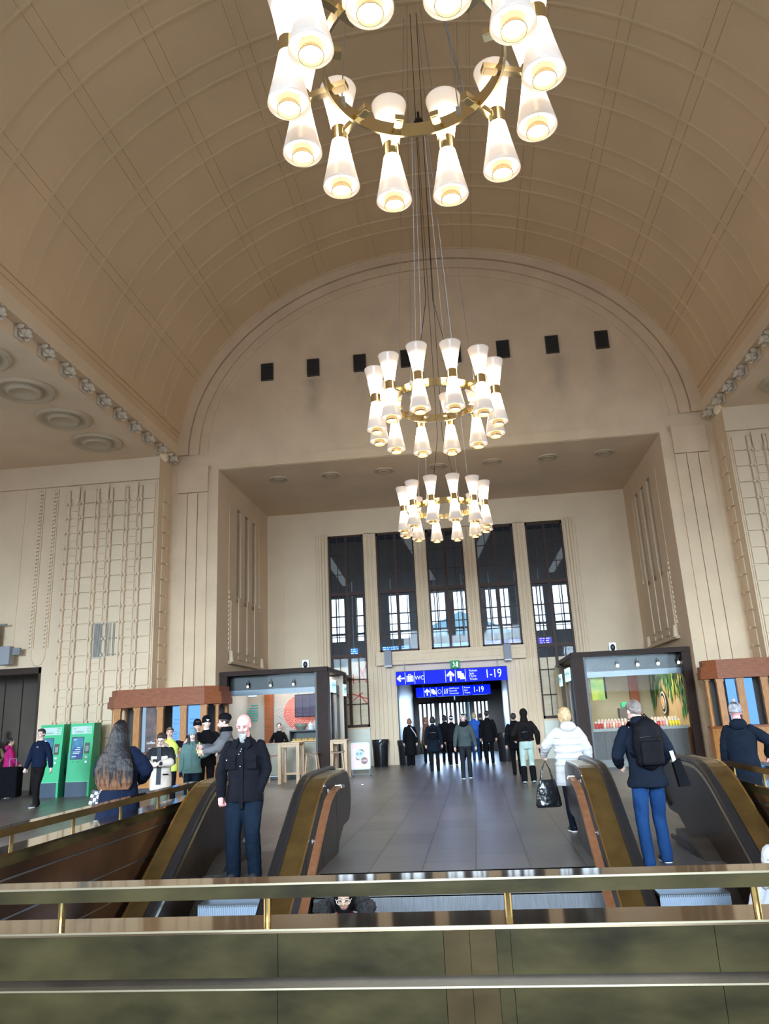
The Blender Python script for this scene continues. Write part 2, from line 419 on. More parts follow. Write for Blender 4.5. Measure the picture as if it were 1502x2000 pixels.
box(bm, -12.3, -12, YB+.4, 40.3, 0, 11.4); box(bm, 12, 12.3, YB+.4, 40.3, 0, 11.4)
box(bm, -12, -2.4, 36, 36.2, 0, 3.3); box(bm, 2.3, 12, 36, 36.2, 0, 3.3); box(bm, -12, 12, 36, 40.3, 3.2, 3.3)
struct('wall_beyond', bm, HBW)
BEAM = mat('beam_beyond', (.34, .335, .33), .8)
bm = NB()
for x0, x1 in ((-7.2, -4.9), (-2.9, -.9), (7.3, 4.7), (2.9, .9)):
    s = 1 if x1 > x0 else -1
    prism(bm, [(x0, 11.2), (x0+s*.5, 11.2), (x1+s*.3, 7.6), (x1, 7.6)], 'y', 33.5, 33.8)
struct('trim_beams_beyond', bm, BEAM)
# outside: platform roof and ground seen through the far windows
TEAL = mat('platform_roof', (.16, .30, .36), .6)
bm = NB(); prism(bm, [(-9, 7), (0, 11), (9, 7), (9, 3), (-9, 3)], 'y', 70, 90); prism(bm, [(-26, 7.2), (-20, 9), (-12, 7.4), (-12, 2), (-26, 2)], 'y', 72, 90)
for x in (-8.5, 0, 8.5, -24, -13): box(bm, x-.2, x+.2, 74, 74.4, -.05, 4)
tag(mkobj('platform_canopy', bm, TEAL), 'blue-grey gabled platform roof outside beyond the far windows', 'roof')
bm = NB(); box(bm, -40, 40, 36.3, 110, -.3, -.05); struct('floor_platform', bm, mat('pale_paving', (.45, .46, .45), .8))
bm = NB()
for i in range(7): ell(bm, (-2.6+i*.4, 39.4+.2*(i % 2), .55), (.32, .3, .5), u=8, v=6)
tag(mkobj('hedge', bm, mat('hedge_green', (.10, .35, .05), .8)), 'low green hedge outside the far doors', 'hedge')
# side towers, lintels, aisles (both sides)
for s, nm in ((-1, 'left'), (1, 'right')):
    bm = NB()
    box(bm, s*8.6, s*12.05, YT, YT+.5, 0, 9.95)
    box(bm, s*8.6, s*9.1, YT+.5, YF+.05, 0, VZ+.1)
    box(bm, s*12.05, s*15.4, YT, YT+.5, 3.6, 9.95); box(bm, s*15.4, s*17, YT, YT+.5, 0, 9.95)
    box(bm, s*8.55, s*17, YT-.10, YT, 9.22, 9.95)
    # corner return relief
    for k in range(18): box(bm, s*8.56, s*8.6, YT+.35, YT+.62, .1+k*.5, .55+k*.5, bev=.01); box(bm, s*8.54, s*8.6, YT+.7, YT+.78, .08+k*.5, .16+k*.5)
    # tower panel: stacked blocks, small round ribs, three flutes with drops on top
    xa = 8.68
    cols = []
    x = xa
    for rep in range(3):
        cols += [('b', x, x+.36), ('n', x+.40, x+.52), ('f', x+.54, x+.82), ('n', x+.84, x+.96)]; x += .98-.02
    nr = 19; H_ = .475
    box(bm, s*8.64, s*11.6, YT-.03, YT, 0, 9.15)
    for typ, a, b2 in cols:
        for r in range(nr):
            z0 = .04+r*H_
            if typ == 'b': box(bm, s*a, s*b2, YT-.085, YT-.03, z0+.014, z0+H_-.014, bev=.012)
            elif typ == 'n':
                cx = (a+b2)/2; tube(bm, [(s*cx, YT-.03, z0+.03), (s*cx, YT-.07, z0+.10), (s*cx, YT-.07, z0+H_-.10), (s*cx, YT-.03, z0+H_-.03)], .055, 8)
                box(bm, s*(a-.02), s*(a+.03), YT-.12, YT-.03, z0-.028, z0+.028); box(bm, s*(b2-.03), s*(b2+.02), YT-.12, YT-.03, z0-.028, z0+.028)
            else:
                if r > nr-2: continue
                for hh in (0, .5): box(bm, s*(a+.03), s*(b2-.03), YT-.06, YT-.03, z0+hh*H_+.01, z0+hh*H_+H_/2-.01, bev=.008)
        if typ == 'f':
            cx = (a+b2)/2; ell(bm, (s*cx, YT-.06, 8.75), (.13, .07, .24), u=12, v=10); box(bm, s*(cx-.13), s*(cx+.13), YT-.11, YT-.03, 8.75, 9.15)
    for r in range(nr): box(bm, s*11.56, s*11.62, YT-.05, YT-.03, .04+r*H_, .04+r*H_+.45)
    # ladder ornament near the doorway
    for x in (11.97, 12.44):
        for k in range(40): box(bm, s*(x-.05), s*(x+.05), YT-.07, YT, 4.2+k*.123, 4.27+k*.123)
        box(bm, s*(x-.085), s*(x-.05), YT-.04, YT, 4.16, 9.15); box(bm, s*(x+.05), s*(x+.085), YT-.04, YT, 4.16, 9.15)
    tube(bm, [(s*11.97, YT, 4.15), (s*11.99, YT-.01, 3.85), (s*12.08, YT-.01, 3.68), (s*12.2, YT-.01, 3.63), (s*12.33, YT-.01, 3.68), (s*12.42, YT-.01, 3.85), (s*12.44, YT, 4.15)], .025, 6)
    box(bm, s*11.93, s*12.48, YT-.02, YT, 4.14, 4.16)
    box(bm, s*13.0, s*13.03, YT-.02, YT, 3.9, 9.2)
    struct('wall_tower_'+nm, bm, PL)
    bm = NB(); box(bm, s*12.05, s*15.4, YT+.02, YT+.3, 3.42, 3.6)
    for x in (12.05, 15.3): box(bm, s*x, s*(x+.1), YT+.02, YT+.3, 0, 3.6)
    struct('trim_side_doorway_'+nm, bm, DKBRN)
    bm = NB()
    for i in range(10): box(bm, s*(11.4+.6*i), s*(11.96+.6*i), 23.2, 23.3, 0, 4)
    box(bm, s*11.2, s*11.4, YT+.5, 23.3, 0, 4); box(bm, s*11.3, s*17, YT+.5, 23.3, 3.9, 4)
    struct('wall_lobby_'+nm, bm, mat('lobby_brown', (.075, .055, .038), .6, var=.2, vscale=1))
    # aisle ceiling and beam under the vault
    bm = NB()
    box(bm, s*9.0, s*17, -12, YT, 9.95, 10.1); box(bm, s*8.6, s*9.0, -12, YT, 9.95, VZ+.3); box(bm, s*8.36, s*9.0, -12, YF, VZ-.02, VZ+.35)
    struct('ceiling_aisle_'+nm, bm, PL)
    # outer aisle wall with a daylight opening, and its far part
    bm = NB(); box(bm, s*17, s*17.3, -12, -1, 0, 10); box(bm, s*17, s*17.3, 9, YF, 0, 10); box(bm, s*17, s*17.3, -1, 9, 8, 10); box(bm, s*17, s*17.3, -1, 9, 0, .8)
    struct('wall_aisle_'+nm, bm, PL)
# wall behind the viewer with the large arched window
bm = NB()
def rear_top(x): return 9.9+math.sqrt(max(0, 1-(x/5.6)**2))*3.0 if abs(x) < 5.6 else 0

n = 40; prev = None
for i in range(n+1):
    x = -5.6+11.2*i/n; q = (bm.verts.new((x, -12, rear_top(x))), bm.verts.new((x, -12, 17.3)))
    if prev: bm.faces.new((prev[0], q[0], q[1], prev[1]))
    prev = q
for s in (-1, 1):
    box(bm, s*5.6, s*8.8, -12.3, -12, 0, 17.3); box(bm, s*15, s*17.3, -12.3, -12, 0, 17.3); box(bm, s*8.8, s*15, -12.3, -12, 0, 2.7); box(bm, s*8.8, s*15, -12.3, -12, 8.5, 17.3)  # aisle openings added to go with the tower fill lights
for x in (-3.7, -1.85, 0, 1.85, 3.7): box(bm, x-.12, x+.12, -12.1, -11.9, 0, 12.6)
for z in (3.2, 5.4, 7.6, 9.8): box(bm, -5.6, 5.6, -12.1, -11.9, z-.08, z+.08)
box(bm, -5.6, 5.6, -12.2, -12, 0, 1.0)
struct('wall_south', bm, PL)
# stairwell: lining walls, lower floor, stairs
bm = NB()
zj = [.79-.18, .335, .065, -.2, -.47, -.74, -1.2, -1.8, -2.6, -4.5]
for s, X, X2 in ((-1, LX, LX-.22), (1, RX, RX+.22)):
    zt = .70
    for z in zj:
        box(bm, X+s*0, X2, 3.76, 10.2, z+.008, zt); zt = z-.008
    box(bm, X+s*.02, X2, 3.76, 10.2, -4.5, .70, 1)
    box(bm, X2+s*.02, X2-s*.02, 3.76, 10.2, 0, .7)
struct('wall_stairwell_sides', bm, [PITPAN, DARKPAN])
bm = NB()
for s, X in ((-1, LX), (1, RX)):
    for z in zj[:-1]: box(bm, X-s*.004, X+s*.02, 3.75, 10.0, z-.009, z+.005)
struct('trim_stairwell_joints', bm, STEEL)
bm = NB(); box(bm, LX-.3, RX+.3, -4, 12, -4.7, -4.5); struct('floor_lower', bm, mat('lower_floor', (.12, .11, .10), .4))
bm = NB(); box(bm, LX-.3, RX+.3, 8.9, 9.1, -4.5, -.18); box(bm, LX-.3, RX+.3, -4.2, -4, -4.5, -.18); box(bm, LX-.3, LX-.22, -4, 9, -4.5, -.18); box(bm, RX+.22, RX+.3, -4, 9, -4.5, -.18)
struct('wall_lower', bm, DARKPAN)
GRAN = mat('granite_step', (.22, .23, .25), .25, bump=.25, bscale=30, stretch=(14, 1, 1), var=.12, vscale=6)
bm = NB()
for i in range(25):
    y = 8.90-.30*i; z = -.18*(i+1)
    box(bm, -1.14, 1.90, y-.33, y+.02, z-.16, z); box(bm, -1.14, 1.90, y-.0, y+.06, z-.1, z+.18)
struct('floor_stairs', bm, GRAN)
# ================================================================== PARAPETS AND RAILS
def rail_box(bm, x0, x1, y0, y1, z0, z1, mi=0): box(bm, x0, x1, y0, y1, z0, z1, mi, bev=.004)
PY = 3.50
pr = empty('bronze_parapet', (.37, PY, 0)); tag(pr, 'patinated bronze parapet across the foreground, in front of the stairwell', 'parapet')
xs = [-3.4, -1.48, -.2, .515, .625, .735, .795, 1.62, 2.6, 4.3]
def sheet(z0, z1, y0):
    bm = NB()
    for a, b in zip(xs, xs[1:]):
        brownp = a >= .51 and b <= .74
        box(bm, a-.37+.0012, b-.37-.0012, y0, y0+.04, z0, z1, 1 if brownp else 0)
    return bm
mkobj('upper_panel', sheet(.605, .776, 0.0), [BRONZE, BRONZE_BR], pr)
mkobj('lower_panel', sheet(.405, .565, -.012), [BRONZE, BRONZE_BR], pr)
mkobj('base_panel', sheet(0, .392, -.012), [BRONZE, BRONZE_BR], pr)
bm = NB(); box(bm, -3.77, 3.93, .03, .2, 0, .76); mkobj('core', bm, DARKPAN, pr)
bm = NB(); box(bm, -3.77, 3.93, -.004, .245, .776, .792); mkobj('ledge', bm, BRONZE_T, pr)
bm = NB(); box(bm, -3.77, 3.93, -.008, -.002, .785, .793); box(bm, -3.77, 3.93, -.018, .03, .563, .5705); ed = mkobj('edge_strip', bm, BRONZE_E, pr); ed['label'] = 'pale edge strips standing in for highlights'
rl = empty('bronze_rail', (.37, PY+.05, .79)); tag(rl, 'horizontal bronze handrail on short posts above the foreground parapet', 'handrail')
bm = NB(); box(bm, -3.77, 3.93, 0, .15, .112, .170); mkobj('rail', bm, BRONZE, rl)
bm = NB(); box(bm, -3.77, 3.93, 0, .15, .170, .1735); mkobj('top_plate', bm, BRONZE_T, rl)
bm = NB(); box(bm, -3.77, 3.93, -.003, .001, .166, .1745); mkobj('edge_strip', bm, BRONZE_E, rl)  # highlight on the top edge of the rail, painted as a strip
for x in (-3.4, -2.33, -1.26, -.28, .80, 1.84, 2.9, 3.9):
    bm = NB(); tube(bm, [(x-.37, .075, 0), (x-.37, .075, .112)], .0165, 12); box(bm, x-.37-.06, x-.37+.06, .03, .12, .106, .112); mkobj('post', bm, BRONZE_G, rl)
for s, X, nm in ((-1, LX, 'left'), (1, RX, 'right')):
    e = empty('side_parapet', (X, 3.6, 0)); tag(e, 'bronze topped parapet along the %s side of the stairwell' % nm, 'parapet')
    bm = NB(); box(bm, s*.0, s*.26, 0, 6.55, .70, .776); mkobj('cap', bm, BRONZE, e)
    bm = NB(); box(bm, -s*.01, s*.26, 0, 6.55, .776, .792); mkobj('ledge', bm, BRONZE_T, e)
    e = empty('side_rail', (X+s*.06, 3.6, .79)); tag(e, 'bronze handrail running back along the %s side of the stairwell' % nm, 'handrail')
    bm = NB(); box(bm, 0, s*.12, 0, 6.4, .112, .170); mkobj('rail', bm, BRONZE_G, e)
    bm = NB(); box(bm, 0, s*.12, 0, 6.4, .170, .1735); mkobj('top_plate', bm, BRONZE_T, e)
    for k in range(7):
        y = .5+.95*k; bm = NB(); tube(bm, [(s*.06, y, 0), (s*.06, y, .112)], .016, 10); mkobj('post', bm, BRONZE_G, e)

# ================================================================== ESCALATORS
def prof(y, z0=1.0):
    """height of the handrail line at depth y (top landing towards +y)"""
    ya, yb_ = 9.75, 8.95; sl = .60
    if y >= ya: return z0
    if y <= yb_: return z0-.5*sl*(ya-yb_)-sl*(yb_-y)
    t = (ya-y)/(ya-yb_); return z0-.5*sl*(ya-yb_)*t*t
def path(ys, dz=0): return [(0, y, prof(y)+dz) for y in ys]
YS = [2.6, 4, 5.5, 7, 8, 8.6, 8.95, 9.1, 9.25, 9.4, 9.55, 9.75, 10.2, 10.8, 11.1]
def escalator(cx, label):
    e = empty('escalator', (cx, 9.0, 0)); tag(e, label, 'escalator')
    def P(pts): return [(p[0], p[1]-9.0, p[2]) for p in pts]
    newel = [(11.1+.32*math.sin(a), 0.64+.32*math.cos(a)) for a in [PI*i/10 for i in range(1, 11)]]
    for s in (-1, 1):
        # balustrade body: outline in (y, z)
        top = [(p[1]-9, p[2]-.05) for p in path(YS)]
        out = top+[(y-9, z-.04) for y, z in newel]+[(10.75-9, .27), (10.4-9, .12), (10.3-9, 0), (8.9-9, -.02)]
        low = [(y-9, prof(y)-1.55) for y in (8.6, 8, 7, 5.5, 4, 2.6)]
        bm = NB(); prism(bm, out+low, 'x', s*.53, s*.80)
        bal = mkobj('balustrade', bm, DARKPAN, e)
        for y in (10.25, 9.3, 8.4, 7.4):
            bm = NB(); box(bm, s*.8, s*.803, y-9-.004, y-9+.004, max(prof(y)-1.5, .01) if y > 8.9 else prof(y)-1.4, prof(y)-.06); mkobj('panel_joint', bm, BLACK, bal)
        # bronze deck along the outside of the handrail
        bm = NB(); strip(bm, P(path(YS[:-1], -.05)), [(s*.60, 0), (s*.82, 0), (s*.82, .035), (s*.60, .035)]); mkobj('deck', bm, BRONZE_G, e)
        bm = NB(); strip(bm, P(path(YS[:-1], -.015)), [(s*.815, -.01), (s*.83, -.01), (s*.83, .01), (s*.815, .01)]); mkobj('edge_strip', bm, BRASS, e)
        # inner gold trim
        bm = NB(); strip(bm, P(path(YS[:-1], -.075)), [(s*.50, 0), (s*.53, 0), (s*.53, .045), (s*.50, .045)]); mkobj('inner_trim', bm, BRASS, e)
        # handrail with the turn round the newel
        hp = path(YS)+[(0, y, z+.04) for y, z in newel]
        bm = NB(); pts = P([(s*.555, p[1], p[2]) for p in hp]); 
        rings = []
        for p, t, u, w in frames(pts):
            rings.append([bm.verts.new(p+w*a+u*b) for a, b in ((-.055, -.02), (-.055, .012), (-.035, .026), (.035, .026), (.055, .012), (.055, -.02))])
        for a, b in zip(rings, rings[1:]):
            for k in range(6): bm.faces.new((a[k], a[(k+1) % 6], b[(k+1) % 6], b[k]))
        bm.faces.new(rings[0]); bm.faces.new(rings[-1]); mkobj('handrail', bm, RUBBER, e)
        # skirt beside the steps
        sk = [(y-9, prof(y)-.82) for y in YS if y < 10.8]; sk2 = [(y-9, prof(y)-1.3) for y in YS[::-1] if y < 10.8]
        bm = NB(); prism(bm, sk+sk2, 'x', s*.345, s*.54); mkobj('skirt', bm, mat('skirt_steel', (.10, .085, .075), .3, .7), e)
        bm = NB(); strip(bm, P(path([7, 8, 8.6, 8.95, 9.1, 9.25, 9.4, 9.55, 9.75, 10.4], -.93)), [(s*.325, -.03), (s*.36, -.03), (s*.36, .02), (s*.325, .02)]); mkobj('skirt_brush', bm, RUBBER, e)
    bm = NB(); box(bm, -.345, .345, -.36, 1.55, -.03, .006); mkobj('comb_plate', bm, mat('landing_plate', (.16, .15, .15), .35, .6), e)
    STEPR = mat('riser_daylight_tint', (.50, .58, .70), .4, .5); STEPT = mat('step_tread', (.16, .17, .18), .4, .6)  # blue in the riser colour stands in for reflected daylight
    ys_ = [.42, -.0, -.38]; zs_ = [0.0, -.02, -.12]
    lev = [(-.30, -.36, -.0), (-.36, -.72, -.14), (-.72, -1.09, -.34)]
    for k in range(14): y1 = -1.09-.385*k; lev.append((y1, y1-.385, -.34-.23*(k+1)))
    for k, (ya, yb_, z) in enumerate(lev):
        zn = lev[k+1][2] if k+1 < len(lev) else z-.23
        bm = NB(); box(bm, -.335, .335, yb_, ya, z-.03, z, 0)
        st = mkobj('step', bm, STEPT, e)
        if zn < z-.06:
            bm = NB(); box(bm, -.335, .335, yb_+.004, yb_+.02, zn+.005, z-.012)
            for i in range(33): x = -.325+i*.02; box(bm, x, x+.009, yb_-.006, yb_+.006, zn+.005, z-.012)
            mkobj('riser', bm, STEPR, st)
    return e
ECX = (-1.975, 2.715)
escalator(ECX[0], 'left escalator coming up beside the bald man')
escalator(ECX[1], 'right escalator carrying the man with the backpack')
# copper handrails on the outer faces towards the stairs
for X, s, nm in ((-1.14, 1, 'left'), (1.90, -1, 'right')):
    e = empty('stair_handrail', (X, 8.9, .9)); tag(e, 'flat copper coloured handrail on the %s side of the central stairs' % nm, 'handrail')
    pts = [(s*.075, y-8.9, z-.9) for y, z in ((9.95, .845), (9.69, .855), (9.4, .83), (9.1, .755), (8.82, .60), (8.51, .40), (8.11, .14), (7.88, -.01), (6.5, -.85), (5, -1.76), (3, -2.98))]
    bm = NB(); strip(bm, pts, [(-.045, -.02), (-.038, .008), (.038, .008), (.045, -.02), (0, -.028)]); mkobj('rail', bm, COPPER, e)
    bm = NB(); strip(bm, [(s*.075, 1.13, -.062), (s*.075, 1.03, -.054), (s*.075, .90, -.047)], [(-.047, -.022), (-.04, .012), (.04, .012), (.047, -.022)]); mkobj('end_cap', bm, STEEL, e)
    for y, z in ((9.5, .83), (8.55, .40), (7.4, -.33), (6.2, -1.05)):
        bm = NB(); tube(bm, [(0, y-8.9, z-.9), (s*.07, y-8.9, z-.9)], .008, 8); box(bm, 0, s*.012, y-8.9-.018, y-8.9+.018, z-.918, z-.882); mkobj('bracket', bm, STEEL, e)

# ================================================================== CHANDELIERS
def shade_mat():
    M = bpy.data.materials.new('opal_glass_shade'); M.use_nodes = True; nt = M.node_tree; N = nt.nodes; L = nt.links
    b = N['Principled BSDF']; b.inputs['Base Color'].default_value = (.40, .36, .33, 1); b.inputs['Roughness'].default_value = .25
    tc = N.new('ShaderNodeTexCoord'); sx = N.new('ShaderNodeSeparateXYZ'); L.new(tc.outputs['Object'], sx.inputs[0])
    ab = N.new('ShaderNodeMath'); ab.operation = 'ABSOLUTE'; L.new(sx.outputs[2], ab.inputs[0])
    r = N.new('ShaderNodeMapRange'); r.inputs[1].default_value = .12; r.inputs[2].default_value = .60; r.inputs[3].default_value = 0; r.inputs[4].default_value = 1; L.new(ab.outputs[0], r.inputs[0])
    cr = N.new('ShaderNodeValToRGB'); e = cr.color_ramp.elements
    e[0].position = 0; e[0].color = (1.0, .74, .42, 1); e[1].position = 1; e[1].color = (.52, .43, .37, 1)
    for p, c in ((.18, (1, .80, .52, 1)), (.42, (1, .85, .62, 1)), (.72, (.70, .57, .47, 1))):
        q = cr.color_ramp.elements.new(p); q.color = c
    L.new(r.outputs[0], cr.inputs[0]); L.new(cr.outputs[0], b.inputs['Emission Color'])
    cs = N.new('ShaderNodeMapRange'); cs.inputs[1].default_value = .12; cs.inputs[2].default_value = .80; cs.inputs[3].default_value = 6.0; cs.inputs[4].default_value = .50; cs.interpolation_type = 'SMOOTHERSTEP'; L.new(r.outputs[0], cs.inputs[0])
    L.new(cs.outputs[0], b.inputs['Emission Strength']); return M
SHADE = shade_mat()
DISC = emis('lamp_diffuser_glow', (1, .88, .66), 1.6)
GLOWIN = emis('lamp_inner_glow', (1, .88, .62), 2.0)
RB, RL = .86, 1.17
def shade_bm(s):
    bm = NB()
    pr_ = [(.083, .085), (.088, .12), (.108, .25), (.135, .40), (.158, .50), (.176, .585), (.181, .605), (.176, .61)] if s > 0 else [(.083, .085), (.092, .14), (.12, .32), (.15, .48), (.172, .60), (.178, .635), (.172, .64)]
    lathe(bm, [(r*1.08, s*z) for r, z in pr_], 28)
    if s > 0: lathe(bm, [(.172, .603), (.09, .612), (.02, .615)], 28, cap=False); ell(bm, (0, 0, .625), (.02, .02, .022), u=8, v=6)
    return bm
def chandelier(loc, label, zrot, ceil):
    e = empty('chandelier', loc); tag(e, label, 'chandelier')
    bm = NB(); lathe(bm, [(RB-.012, -.08), (RB+.012, -.08), (RB+.012, .08), (RB-.012, .08), (RB-.012, -.08)], 72); mkobj('ring', bm, BRASS, e, smooth=False)
    proto = None
    for k in range(12):
        a = zrot+2*PI*(k+.5)/12
        if proto is None:
            bm = NB(); lathe(bm, [(.086, -.085), (.09, -.08), (.09, .08), (.086, .085)], 24, cap=True)
            box(bm, -(RL-RB)-.16, -.08, -.03, .03, -.035, .035); box(bm, -(RL-RB)-.18, -(RL-RB)-.04, -.045, .045, -.03, .03)
            lp = mkobj('lamp', bm, BRASS, e); lp['label'] = 'brass arm and collar with two glass shades'
            mkobj('upper_shade', shade_bm(1), SHADE, lp, smooth=True); mkobj('lower_shade', shade_bm(-1), SHADE, lp, smooth=True)
            bm = NB(); lathe(bm, [(.104, -.60), (.108, -.60), (.108, -.70), (.104, -.70), (.104, -.60)], 24)
            for q in range(3): b3 = 2*PI*q/3+.3; tube(bm, [(.108*math.cos(b3), .108*math.sin(b3), -.61), (.14*math.cos(b3), .14*math.sin(b3), -.575), (.165*math.cos(b3), .165*math.sin(b3), -.60)], .003, 5)
            mkobj('bottom_ring', bm, BRASS, lp)
            bm = NB(); lathe(bm, [(.10, -.665), (.06, -.672), (.001, -.675)], 24); lathe(bm, [(.170, -.60), (.106, -.585)], 24); mkobj('diffuser', bm, DISC, lp)
            proto = lp; c = lp
        else:
            c = copy_tree(proto, e)
        c.location = (RL*math.cos(a), RL*math.sin(a), 0); c.rotation_euler = (0, 0, a)
    # suspension cables
    top = Vector(ceil)-Vector(loc)
    for q in range(4):
        a = zrot+PI/4+q*PI/2+.25
        bm = NB(); p = Vector((RB*math.cos(a), RB*math.sin(a), .08)); tube(bm, [p, p+Vector((0, 0, .05)), top+Vector((.22*math.cos(a), .22*math.sin(a), 0))], .0065, 6)
        box(bm, p.x-.03, p.x+.03, p.y-.03, p.y+.03, .0, .1); mkobj('suspension_cable', bm, STEEL, e)
    for q in range(2):
        bm = NB(); x = (-.05, .09)[q]; tube(bm, [(x*6, RB*.98*(1 if q else -1), .08), (x, 0, 2.2), top+Vector((x, .03, 0))], .007, 6); mkobj('power_cable', bm, BLACK, e)
    return e
chandelier((.60, 5.65, 7.62), 'nearest chandelier, cut off by the top of the view', .02, (.5, 6.6, 16.9))
chandelier((.41, 13.3, 7.5), 'middle chandelier of lit hourglass lamps on a brass ring', .05, (.5, 13.2, 16.95))
chandelier((.29, 20.3, 7.28), 'farthest and lowest looking chandelier, in front of the tall windows', .0, (.42, 16.2, 16.95))
bm = NB(); ell(bm, (0, 0, 0), (.13, .13, .15), u=14, v=10); tube(bm, [(0, 0, .1), (0, 0, .35)], .03, 8)
tag(mkobj('cable_pulley', bm, BLACK, loc=(.42, 16.1, 16.62)), 'dark round cable pulley under the crown of the vault', 'pulley')

# ================================================================== CARVED BRACKETS, ROSETTES, VENTS
WHP = mat('carved_plaster', (.60, .51, .40), .85, bump=.5, bscale=40)
def bracket_bm():
    bm = NB()     # crouching carved figure looking into the hall (+x), hanging below the beam
    box(bm, -.02, .05, -.16, .16, -.28, -.01, bev=.01)
    ell(bm, (.10, 0, -.12), (.14, .10, .12)); ell(bm, (.22, 0, -.15), (.09, .07, .10)); tube(bm, [(.24, 0, -.18), (.33, 0, -.27)], [.05, .03], 8)
    for s in (-1, 1):
        ell(bm, (.13, s*.14, -.05), (.10, .05, .06)); tube(bm, [(.2, s*.05, -.08), (.26, s*.10, -.03), (.30, s*.09, -.10)], [.025, .02, .01], 6)
        tube(bm, [(.08, s*.09, -.16), (.16, s*.11, -.27), (.22, s*.10, -.27)], [.04, .03, .02], 6)
    return bm
pb = None
for s, nm in ((-1, 'left'), (1, 'right')):
    for k in range(14 if s < 0 else 8):
        y = 21.95-.925*k
        if pb is None: pb = mkobj('carved_bracket', bracket_bm(), WHP, smooth=True); c = pb
        else: c = pb.copy(); COL.objects.link(c)
        c.location = (s*8.58, y, 10.27); c.scale = (1 if s < 0 else -1, 1, 1)
        tag(c, '%s carved plaster bracket from the end wall, under the %s edge of the vault' % (ORD[k], nm), 'bracket', 'carved brackets under the %s vault edge' % nm)
def rosette_bm(R):
    bm = NB(); lathe(bm, [(R, 0), (R, -R*.09), (R*.93, -R*.13), (R*.84, -R*.10), (R*.72, -R*.02), (R*.58, -R*.02), (R*.55, -R*.15), (R*.48, -R*.17), (R*.42, -R*.10), (.001, -R*.08)], 36); return bm
ROSM = mat('rosette_plaster', (.50, .40, .28), .85)
pa = None
for k in range(5):
    for s, nm in ((-1, 'left'), (1, 'right')):
        if s > 0 and k > 1: continue
        if pa is None: pa = mkobj('ceiling_rosette', rosette_bm(.72), ROSM, smooth=True); c = pa
        else: c = pa.copy(); COL.objects.link(c)
        c.location = (s*9.82, 19.6-1.85*k, 9.949)
        tag(c, '%s large round plaster rosette from the end wall, on the %s aisle ceiling' % (ORD[k], nm), 'rosette', 'large rosettes on the %s aisle ceiling' % nm)
pa = None
for k in range(7):
    if pa is None: pa = mkobj('ceiling_rosette', rosette_bm(.33), ROSM, smooth=True); c = pa
    else: c = pa.copy(); COL.objects.link(c)
    c.location = (-5.36+1.82*k, 23.66, 9.699)
    tag(c, '%s small round rosette from the left, on the recess ceiling' % ORD[k], 'rosette', 'small rosettes on the recess ceiling')
VENTM = mat('vent_metal', (.055, .05, .045), .5)
pa = None
for k in range(8):
    if pa is None:
        bm = NB(); box(bm, -.21, .21, 0, .02, -.31, .31); pa = mkobj('wall_vent', bm, DARK)
        for q in range(9): 
            pass
        bm = NB()
        for q in range(9): z = -.27+q*.065; prism(bm, [(-.035, z), (-.005, z+.045), (-.002, z+.04), (-.03, z-.004)], 'x', -.185, .185)
        mkobj('louvre', bm, VENTM, pa)
        bm = NB()
        for a in ((-.21, -.185, -.31, .31), (.185, .21, -.31, .31), (-.21, .21, .285, .31), (-.21, .21, -.31, -.285)): box(bm, a[0], a[1], -.04, 0, a[2], a[3])
        mkobj('vent_frame', bm, VENTM, pa); c = pa
    else: c = copy_tree(pa)
    c.location = (-5.36+1.575*k, YF-.021, 13.05)
    tag(c, '%s dark louvred vent from the left, high on the end wall' % ORD[k], 'vent', 'louvred vents high on the end wall')
# soot streaks under the vents stay with the wall as thin stains
# soot stains below three of the vents, in the plaster itself
def stains():
    nt = PS.node_tree; N = nt.nodes; L = nt.links; b = N['Principled BSDF']
    src = b.inputs['Base Color'].links[0].from_socket
    tc = N.new('ShaderNodeTexCoord'); sx = N.new('ShaderNodeSeparateXYZ'); L.new(tc.outputs['Object'], sx.inputs[0])
    nz = N.new('ShaderNodeTexNoise'); nz.inputs['Scale'].default_value = 1.6; nz.inputs['Detail'].default_value = 6; L.new(tc.outputs['Object'], nz.inputs[0])
    def M(op, a, b_=None, c=None):
        n = N.new('ShaderNodeMath'); n.operation = op
        for i, v in enumerate((a, b_, c)):
            if v is None: continue
            if isinstance(v, (int, float)): n.inputs[i].default_value = v
            else: L.new(v, n.inputs[i])
        return n.outputs[0]
    wob = M('MULTIPLY', M('SUBTRACT', nz.outputs[0], .5), .5)
    tot = None
    for xc, st, dx in ((-3.78, .75, .0), (4.06, .9, .10), (5.66, .45, .0), (-2.2, .3, 0), (2.5, .35, 0)):
        d = M('ABSOLUTE', M('SUBTRACT', M('ADD', sx.outputs[0], wob), xc+dx))
        f = N.new('ShaderNodeMapRange'); f.inputs[1].default_value = .04; f.inputs[2].default_value = .42; f.inputs[3].default_value = st; f.inputs[4].default_value = 0; L.new(d, f.inputs[0])
        g = N.new('ShaderNodeMapRange'); g.inputs[1].default_value = 10.6; g.inputs[2].default_value = 12.2; L.new(sx.outputs[2], g.inputs[0])
        h = N.new('ShaderNodeMapRange'); h.inputs[1].default_value = 12.6; h.inputs[2].default_value = 12.8; h.inputs[3].default_value = 1; h.inputs[4].default_value = 0; L.new(sx.outputs[2], h.inputs[0])
        v = M('MULTIPLY', M('MULTIPLY', f.outputs[0], g.outputs[0]), h.outputs[0])
        tot = v if tot is None else M('MAXIMUM', tot, v)
    tot = M('MULTIPLY', tot, nz.outputs[0])
    mx = N.new('ShaderNodeMix'); mx.data_type = 'RGBA'; L.new(tot, mx.inputs[0]); L.new(src, mx.inputs[6]); mx.inputs[7].default_value = (.16, .14, .12, 1)
    L.new(mx.outputs[2], b.inputs['Base Color'])
stains()

